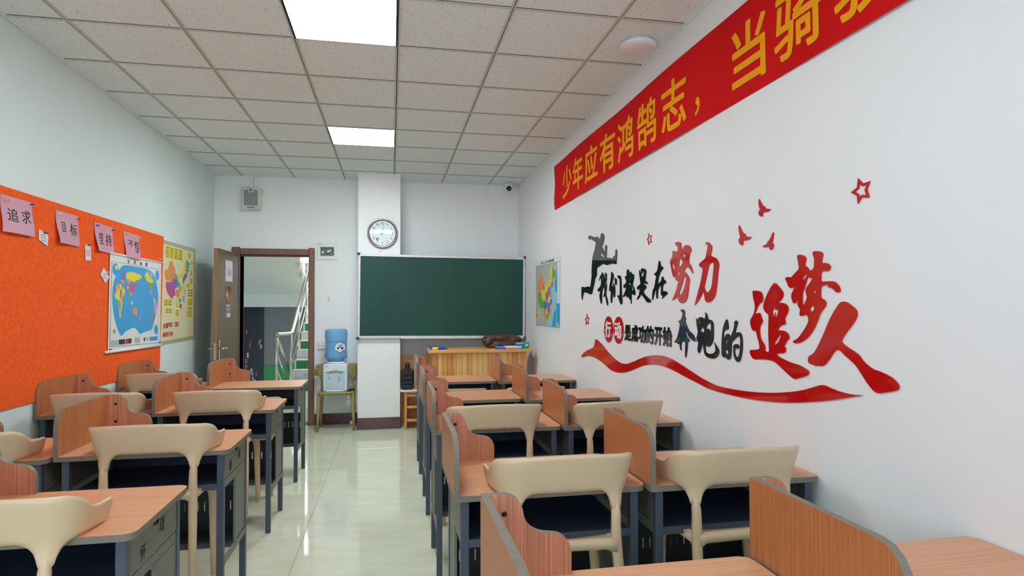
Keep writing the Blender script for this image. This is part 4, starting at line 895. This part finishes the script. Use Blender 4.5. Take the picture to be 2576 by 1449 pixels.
# China map on the right wall
cm = thing('china_map', (0, 0, 0), 'wall map of China on the right wall beside the blackboard', 'map')
def f2r(x, y): return on_x(1330+x/6.3, 620+y/6.3, XR)
PR = (cm, lambda u, v, k: (XR-k, u, v))
MB().prism([f2r(*p) for p in pp('108,245 512,122 510,1358 108,1300')], lambda u, v, k: (XR-k, u, v), 0, .0008).build('map_sheet', pm('white'), cm)
flat('map_frame', pp('118,322 497,230 492,1292 120,1250'), 'black', f2r, PR, 0)
flat('map_ground', pp('122,328 493,236 488,1286 124,1246'), 'grey', f2r, PR, 1)
for c, s in (('pale_sea', '365,720 372,660 400,600 425,470 450,380 458,330 458,900 437,1278 290,1262 300,1190 350,1130 378,1000 378,850'), ('sea', '430,500 455,300 457,720 430,720 412,620'), ('sea', '438,905 492,900 492,962 440,966'), ('sea', '400,1060 438,980 436,1276 370,1270'), ('white', '458,245 494,237 492,898 458,900'), ('sea', '446,975 490,968 488,1250 446,1180'),
             ('orange', '212,400 222,450 240,520 245,600 240,680 228,730 150,725 138,640 142,565 175,550 182,480 198,450'), ('green', '150,725 205,740 225,850 245,870 245,980 225,975 210,990 170,930 148,830'), ('yellow', '205,700 235,680 262,695 270,850 250,850 235,870 205,810'), ('purple', '230,640 252,618 262,690 235,690'),
             ('yellow', '250,600 290,630 315,570 345,490 375,500 360,590 310,660 300,735 280,735 258,690'), ('yellow', '345,380 350,300 370,285 382,310 375,480 355,470 340,480 332,450'), ('green', '375,340 385,320 400,375 425,370 428,440 412,510 375,492'), ('orange', '370,498 415,515 400,600 365,560'), ('purple', '365,560 395,590 378,660 355,625'), ('purple', '275,730 300,735 310,650 345,630 340,740 315,800 300,850 270,860'), ('orange', '340,740 370,730 355,812 333,800'), ('yellow', '310,815 333,790 342,880 315,890'), ('blue', '245,862 290,880 290,990 250,1012'), ('purple', '290,880 350,905 335,990 290,960'), ('blue', '340,845 370,838 374,905 352,925'), ('yellow', '357,930 378,918 372,985 358,985'), ('orange', '236,985 262,1005 282,1040 275,1130 258,1168 240,1085'), ('yellow', '285,980 300,1000 298,1070 275,1060'), ('blue', '300,965 335,995 325,1080 305,1040'), ('green', '282,1085 318,1070 350,1100 335,1150 300,1170'), ('yellow', '322,1080 348,1072 335,1160 318,1165'), ('orange', '335,960 358,950 355,1040 335,1080'), ('yellow', '130,1040 175,1020 172,1160 150,1175'), ('purple', '130,1060 150,1070 148,1120 130,1110'), ('orange', '372,1075 384,1065 380,1115 373,1110')):
    flat('map_region', pp(s), c, f2r, PR, 3)
b = MB()
for i, ch in enumerate('中华人民共和国地图'):
    x = 197+i*23.5; yt = 250-i*6.3; quadglyph(b, ch, q4([(x, yt+42), (x+18, yt+37), (x+18, yt-9), (x, yt-4)], (1330, 620, 6.3)), .0012, .0004, .03)
b.build('map_title', M_ink, cm)
# ------------------------------------------------------------------ left wall : felt board, papers, maps
def f3l(y, z, k): return (xl(z)+k, y, z)
def onl(px, py, lift=0.0):
    X = -2.10
    for _ in range(4):
        y, z = on_x(px, py, X); X = xl(z)+lift
    return (y, z)
LEFTX = -2.10
M_felt = mat('orange_felt', (252, 100, 20), .95, rgb2=(240, 84, 12), scale=(38, 38, 38), detail=6, bump=.15)
fb = thing('felt_notice_board', (0, 0, 0), 'large orange felt notice board on the left wall', 'notice board')
brp = [onl(402, 930), onl(406, 594), onl(0, 464)]
z0f, z1f, yf = onl(402, 930)[1], onl(406, 594)[1], (onl(402, 930)[0]+onl(406, 594)[0])/2
MB().prism([(1.2, z0f+.03), (yf-.015, z0f+.03-.03), (yf, z0f+.02), (yf, z1f), (1.2, z1f+.01)], lambda u, v, k: f3l(u, v, k), 0, .010).build('felt_panel', M_felt, fb)
BO = .0102
random.seed(3)
def pin(parent, y, z, c, off):
    x = xl(z)+off
    return MB().tube([(x, y, z), (x+.008, y+.001, z), (x+.010, y+.001, z), (x+.018, y+.002, z+.001), (x+.020, y+.002, z+.001)], [.0055, .0050, .003, .0035, .0055], 8).build('push_pin', M_pins[c], parent)
M_pp = mat('pink_paper', (214, 158, 178), .6, rgb2=(206, 150, 170), scale=(3, 3, 9))
def note(lab, quad, pins, chars, seed):
    """quad TL TR BR BL in view coords; curled paper sheet"""
    t = thing('pink_paper_note', (0, 0, 0), lab, 'paper', 'pink paper notes with handwritten words')
    Q = [onl(*p, lift=.02) for p in quad]
    def f(u, v, k):   # u left-right, v bottom-top
        y = (Q[3][0]*(1-u)+Q[2][0]*u)*(1-v)+(Q[0][0]*(1-u)+Q[1][0]*u)*v; z = (Q[3][1]*(1-u)+Q[2][1]*u)*(1-v)+(Q[0][1]*(1-u)+Q[1][1]*u)*v
        curl = .024*(1-v)**1.6*(.6+.4*math.sin(u*3+seed))+.003*math.sin(u*7+seed)*(1-v)
        y += .012*math.sin((v+seed*.1)*5)*(1-v)
        return (xl(z)+BO+.002+curl+k, y, z)
    n = 13
    vs = [f(i/(n-1), j/(n-1), 0) for i in range(n) for j in range(n)]
    MB().add(vs, [(i*n+j, (i+1)*n+j, (i+1)*n+j+1, i*n+j+1) for i in range(n-1) for j in range(n-1)], 0, True).build('sheet', M_pp, t)
    for ch, (u0, u1, v0, v1) in chars:
        b = MB(); put_glyph(b, ch, lambda u, v, k: f(u0+(u1-u0)*u+.12*(v-.5)*(u1-u0), v0+(v1-v0)*v, .0008+k), 0, .0004, .004)
        b.build('brush_character', M_ink, t)
    for (u, v, c) in pins:
        p = f(u, v, 0); pin(t, p[1], p[2], c, p[0]-xl(p[2]))
note('pink note reading 追求, leftmost on the orange board', ((5, 487), (84, 510), (83, 596), (3, 581)), ((.14, .85, 'yellow'), (.96, .94, 'blue')), (('追', (.16, .5, .32, .68)), ('求', (.62, .92, .34, .72))), 0)
note('pink note reading 目标, second from the left on the orange board', ((143, 528), (200, 544), (199, 620), (143, 610)), ((.12, .9, 'white'), (.97, .9, 'red')), (('目', (.22, .38, .36, .68)), ('标', (.6, .92, .32, .70))), 1.3)
note('pink note reading 坚持, third from the left on the orange board', ((240, 558), (286, 573), (287, 639), (241, 630)), ((.12, .9, 'blue'), (.96, .9, 'red')), (('坚', (.2, .46, .28, .68)), ('持', (.58, .9, .26, .70))), 2.1)
# world map
wm = thing('world_map', (0, 0, 0), 'blue world map hanging on the orange board', 'map')
def f2w(x, y): return onl(260+x/4.832, 600+y/4.832, .018)
PW = (wm, lambda u, v, k: (xl(v)+BO+.006+k, u, v))
W_ = PW[1]
MB().prism([f2w(*p) for p in pp('84,182 705,300 690,1288 55,1368')], lambda u, v, k: W_(u, v, k), 0, .0008).build('map_sheet', pm('white'), wm)
def bar(name, a, c, parent, r, m):
    A, B_ = f2w(*a), f2w(*c); MB().tube([W_(A[0], A[1], .003), W_(B_[0], B_[1], .003)], r, 10).build(name, m, parent)
bar('top_rod', (82, 176), (708, 294), wm, .008, M_white); bar('bottom_rod', (25, 1386), (695, 1298), wm, .010, M_white)
flat('map_frame', pp('104,274 684,376 664,1272 78,1318'), 'black', f2w, PW, 0); flat('map_ground', pp('107,278 681,379 661,1268 82,1313'), 'white', f2w, PW, 1)
flat('map_region', pp('245,320 350,335 450,350 560,375 610,430 645,530 665,650 665,780 640,930 600,1080 560,1180 530,1178 440,1165 380,1150 300,1180 215,1200 160,1080 120,900 103,720 115,560 160,430 210,350'), 'sea', f2w, PW, 2, it=1)
for cx_, cy_, rx_, ry_ in ((147, 374, 37, 74), (653, 450, 22, 64), (122, 1150, 31, 71), (640, 1108, 24, 60)):
    flat('map_inset', [(cx_+rx_*math.cos(a*PI/12), cy_+ry_*math.sin(a*PI/12)) for a in range(24)], 'sea', f2w, PW, 2)
    flat('map_inset', [(cx_+rx_*.3+rx_*.5*math.cos(a*PI/6), cy_-ry_*.3+ry_*.4*math.sin(a*PI/6)) for a in range(12)], 'yellow' if cy_ < 700 else 'green', f2w, PW, 3)
for c, s in (('white', '215,1198 260,1140 300,1112 370,1082 415,1120 440,1165 520,1132 585,1110 556,1178 400,1190 300,1190'), ('yellow', '275,430 300,410 350,403 400,425 440,435 472,468 440,500 400,505 385,525 340,520 300,495 275,490'), ('magenta', '308,570 330,548 360,555 392,535 402,560 380,600 382,640 350,668 330,640 312,610'), ('green', '330,520 380,525 370,555 345,550'), ('orange', '285,495 325,500 330,530 305,550 288,530'), ('purple', '215,470 240,420 282,392 285,410 262,440 268,480 245,520 215,515'), ('orange', '213,500 240,500 262,530 235,545 213,530'), ('teal', '205,550 240,545 250,570 222,580'),
             ('yellow', '150,600 180,545 215,560 238,625 250,690 232,720 222,860 207,975 192,930 186,830 172,745 140,715 133,640'), ('magenta', '150,590 160,600 155,650 138,690 136,620'), ('orange', '165,560 195,545 205,600 180,640 168,600'), ('purple', '205,620 222,610 225,700 205,745 200,690'), ('green', '178,745 205,755 215,830 190,850'), ('pink', '190,850 216,840 212,915 195,915'), ('orange', '215,690 242,705 225,760 212,740'), ('yellow', '240,595 262,625 262,660 245,680 238,630'), ('magenta', '262,565 290,560 290,600 275,630 264,600'), ('green', '290,620 322,640 310,680 294,720 286,670'), ('yellow', '290,570 308,580 300,620 286,610'), ('pink', '330,640 352,680 338,710 328,670'), ('orange', '392,836 400,850 414,870 412,930 405,955 385,925 358,918 352,880 372,850'), ('yellow', '350,760 362,780 345,810 332,790'), ('green', '395,790 412,800 400,815'), ('pink', '430,980 450,955 452,970 436,1000'),
             ('yellow', '500,450 520,415 545,410 560,460 600,495 612,535 560,540 525,515'), ('pale_sea', '508,400 535,375 560,400 570,460 600,470 590,430 560,385'), ('green', '480,450 500,452 502,490 483,495'), ('green', '538,540 606,545 590,620 570,625 545,580'), ('pink', '560,622 580,640 600,705 585,690'), ('yellow', '610,715 636,748 622,795 610,770'), ('pink', '614,790 640,770 655,815 645,900 625,920 612,850'), ('brown', '612,910 632,925 612,1000 580,1062 575,1050 596,980'), ('red', '270,1222 305,1217 303,1278 268,1282'), ('black', '305,1217 342,1214 340,1272 303,1277'), ('black', '187,1230 262,1222 260,1284 187,1290'), ('grey', '92,1240 178,1236 178,1298 88,1303'), ('grey', '380,1205 445,1200 445,1265 380,1270'), ('sea', '562,1195 655,1186 655,1235 562,1245'), ('black', '490,1205 508,1203 508,1245 490,1247'), ('orange', '528,1200 546,1198 546,1238 528,1240')):
    flat('map_region', pp(s), c, f2w, PW, 4)
def lglyph(b, ch, f2, x, y, w_, h_, par, lvl, bold=.02, slope=.0):
    Q = [f2(x, y+h_), f2(x+w_, y+h_+slope*w_), f2(x+w_, y+slope*w_), f2(x, y)]
    put_glyph(b, ch, lambda u, v, t: par[1]((Q[0][0]*(1-u)+Q[1][0]*u)*(1-v)+(Q[3][0]*(1-u)+Q[2][0]*u)*v, (Q[0][1]*(1-u)+Q[1][1]*u)*(1-v)+(Q[3][1]*(1-u)+Q[2][1]*u)*v, lvl+t), 0, .0004, bold)
b = MB()
for ch, x, y in (('世', 294, 254), ('界', 370, 268), ('地', 444, 282), ('图', 512, 292)): lglyph(b, ch, f2w, x, y, 26, 46, PW, .0012, .03, .15)
b.build('map_title', M_ink, wm)
for (x, y, c) in ((68, 1350, 'blue'), (675, 1262, 'blue'), (402, 1288, 'yellow'), (682, 250, 'white')):
    p = f2w(x, y); pin(wm, p[0], p[1], c, BO+.008)
note('pink note reading 不懈, rightmost, overlapping the world map', ((313, 581), (352, 593), (351, 655), (316, 645)), ((.12, .9, 'yellow'), (.98, .9, 'white')), (('不', (.22, .58, .42, .70)), ('懈', (.66, .94, .26, .74))), 0)
# small slips
def slip(name, lab, pts, ink, pinc, pu):
    t = thing(name, (0, 0, 0), lab, 'paper'); P_ = [onl(*p, lift=.015) for p in pts]
    MB().prism(P_, lambda u, v, k: (xl(v)+BO+.002+k+.004*(P_[0][1]-v)*6, u, v), 0, .0008).build('sheet', M_whitep, t)
    cy_ = sum(p[0] for p in P_)/4; cz_ = sum(p[1] for p in P_)/4; b = MB()
    for i in range(3): b.prism([(cy_-.028, cz_-.02+i*.016), (cy_+.026, cz_-.024+i*.016), (cy_+.026, cz_-.018+i*.016), (cy_-.028, cz_-.014+i*.016)], lambda u, v, k: (xl(v)+BO+.003+k+.004*(P_[0][1]-v)*6, u, v), 0, .0006)
    b.build('writing', ink, t); p = onl(*pu, lift=.015); pin(t, p[0], p[1], pinc, BO+.003)
slip('paper_slip', 'small white slip pinned below the first and second pink notes', ((99, 576), (122, 592), (120, 620), (98, 603)), mat('faint_pink_ink', (196, 150, 150), .6), 'blue', (112, 586))
slip('paper_slip', 'narrow cream bookmark pinned between the second and third pink notes', ((215, 615), (229, 616), (229, 655), (215, 655)), mat('faint_red_ink', (200, 130, 110), .6), 'blue', (222, 617))
slip('paper_slip', 'small tilted white square pinned beside the world map', ((262, 673), (275, 697), (265, 713), (253, 690)), mat('faint_blue_ink', (150, 160, 215), .6), 'white', (268, 685))
# university map with striped border
um = thing('university_map', (0, 0, 0), 'cream wall chart of universities with coloured China map, at the right of the orange board', 'map')
def f2u(x, y): return onl(260+x/4.832, 600+y/4.832, .004)
PU = (um, lambda u, v, k: (xl(v)+.002+k, u, v))
MB().prism([f2u(*p) for p in pp('725,15 1127,130 1110,1225 705,1300')], lambda u, v, k: PU[1](u, v, k), -.002, .0008).build('chart_sheet', pm('cream'), um)
for i in range(3):
    y = 17+i*16; flat('border_stripe', [(728, y), (1124, y+113), (1124, y+119), (728, y+7)], 'stripe', f2u, PU, 1)
    y = 1292-i*15; flat('border_stripe', [(708, y-6), (1108, y-80), (1108, y-74), (708, y+1)], 'stripe', f2u, PU, 1)
for i in range(44):
    y = 165+i*23.5; flat('border_dash', [(1098, y-8), (1118, y-2), (1117, y+9), (1097, y+4)], 'stripe', f2u, PU, 1)
for c, s in (('orange', '838,265 850,330 870,355 880,470 835,525 760,505 745,440 745,385 790,370 805,290'), ('magenta', '765,525 835,530 865,600 880,690 850,705 838,738 800,695 775,650 758,590'), ('purple', '840,500 870,485 900,505 910,570 870,622 828,590'), ('teal', '870,420 895,440 915,520 940,565 915,605 900,560 895,505 875,480'), ('yellow', '890,440 960,425 990,300 1000,245 1012,330 1000,400 950,485 905,480'), ('teal', '1005,260 1020,270 1050,300 1045,350 1038,372 1005,362'), ('magenta', '1008,362 1042,392 1018,425 1005,390'), ('purple', '965,480 990,430 1015,412 1020,460 985,520 965,560'), ('magenta', '930,590 950,580 950,630 932,640'), ('orange', '880,630 930,620 925,690 905,722 890,700'), ('teal', '915,735 945,725 945,765 925,790'), ('magenta', '928,790 955,800 945,862 925,835'), ('yellow', '882,760 905,770 915,830 890,845'), ('pink', '960,700 992,690 988,770 962,770'), ('yellow', '950,540 985,600 960,680 940,640'), ('pale_sea', '985,600 1010,640 1000,690 980,670')):
    flat('map_region', pp(s), c, f2u, PU, 2)
for i, s in enumerate(('755,90 965,148 960,268 752,228', '1030,175 1062,182 1060,240 1030,235', '740,742 832,745 830,815 738,812', '758,853 832,852 830,905 756,908', '880,868 920,868 918,935 880,936', '1025,615 1087,618 1085,710 1025,712', '1025,733 1087,733 1085,808 1025,812', '1025,835 1077,832 1075,872 1025,878', '1012,885 1073,880 1072,946 1012,952', '1010,553 1046,550 1045,596 1010,598', '1062,280 1086,284 1085,325 1062,322', '1055,385 1078,388 1077,450 1055,448', '1055,480 1080,480 1079,548 1056,548')):
    q = pp(s); flat('label_box', q, 'label', f2u, PU, 3)
    n = 6 if i == 0 else 3
    for cidx in range(4 if i == 0 else 2):
        for j in range(n):
            def L_(u, v): return (q[0][0]*(1-u)*(1-v)+q[1][0]*u*(1-v)+q[2][0]*u*v+q[3][0]*(1-u)*v, q[0][1]*(1-u)*(1-v)+q[1][1]*u*(1-v)+q[2][1]*u*v+q[3][1]*(1-u)*v)
            nc = 4 if i == 0 else 2; u0 = (cidx+.12)/nc; u1 = (cidx+.85)/nc; v0 = (j+.3)/n; v1 = (j+.62)/n
            flat('label_line', [L_(u0, v0), L_(u1, v0), L_(u1, v1), L_(u0, v1)], 'red' if (j+cidx) % 4 == 1 else 'black', f2u, PU, 5)
b = MB()
x = 726
for ch, w_ in (('全', 28), ('国', 28), ('9', 17), ('8', 17), ('5', 17), ('、', 12), ('2', 17), ('1', 10), ('1', 10)):
    big = ch in '全国'; lglyph(b, ch, f2u, x, (1030 if big else 1022)-(x-726)*.05, w_-2, (62 if ch != '、' else 15)-(0 if big else 4), PU, .003, .03, -.05)
    if ch == '、': x += 10
    x += w_+2 if ch != '1' else 19
for i, ch in enumerate('高校分布'): lglyph(b, ch, f2u, 724+i*31, 1138-i*4, 27, 62, PU, .003, .03, -.08)
b.build('chart_title', mat('chart_red', (196, 40, 40), .5), um)
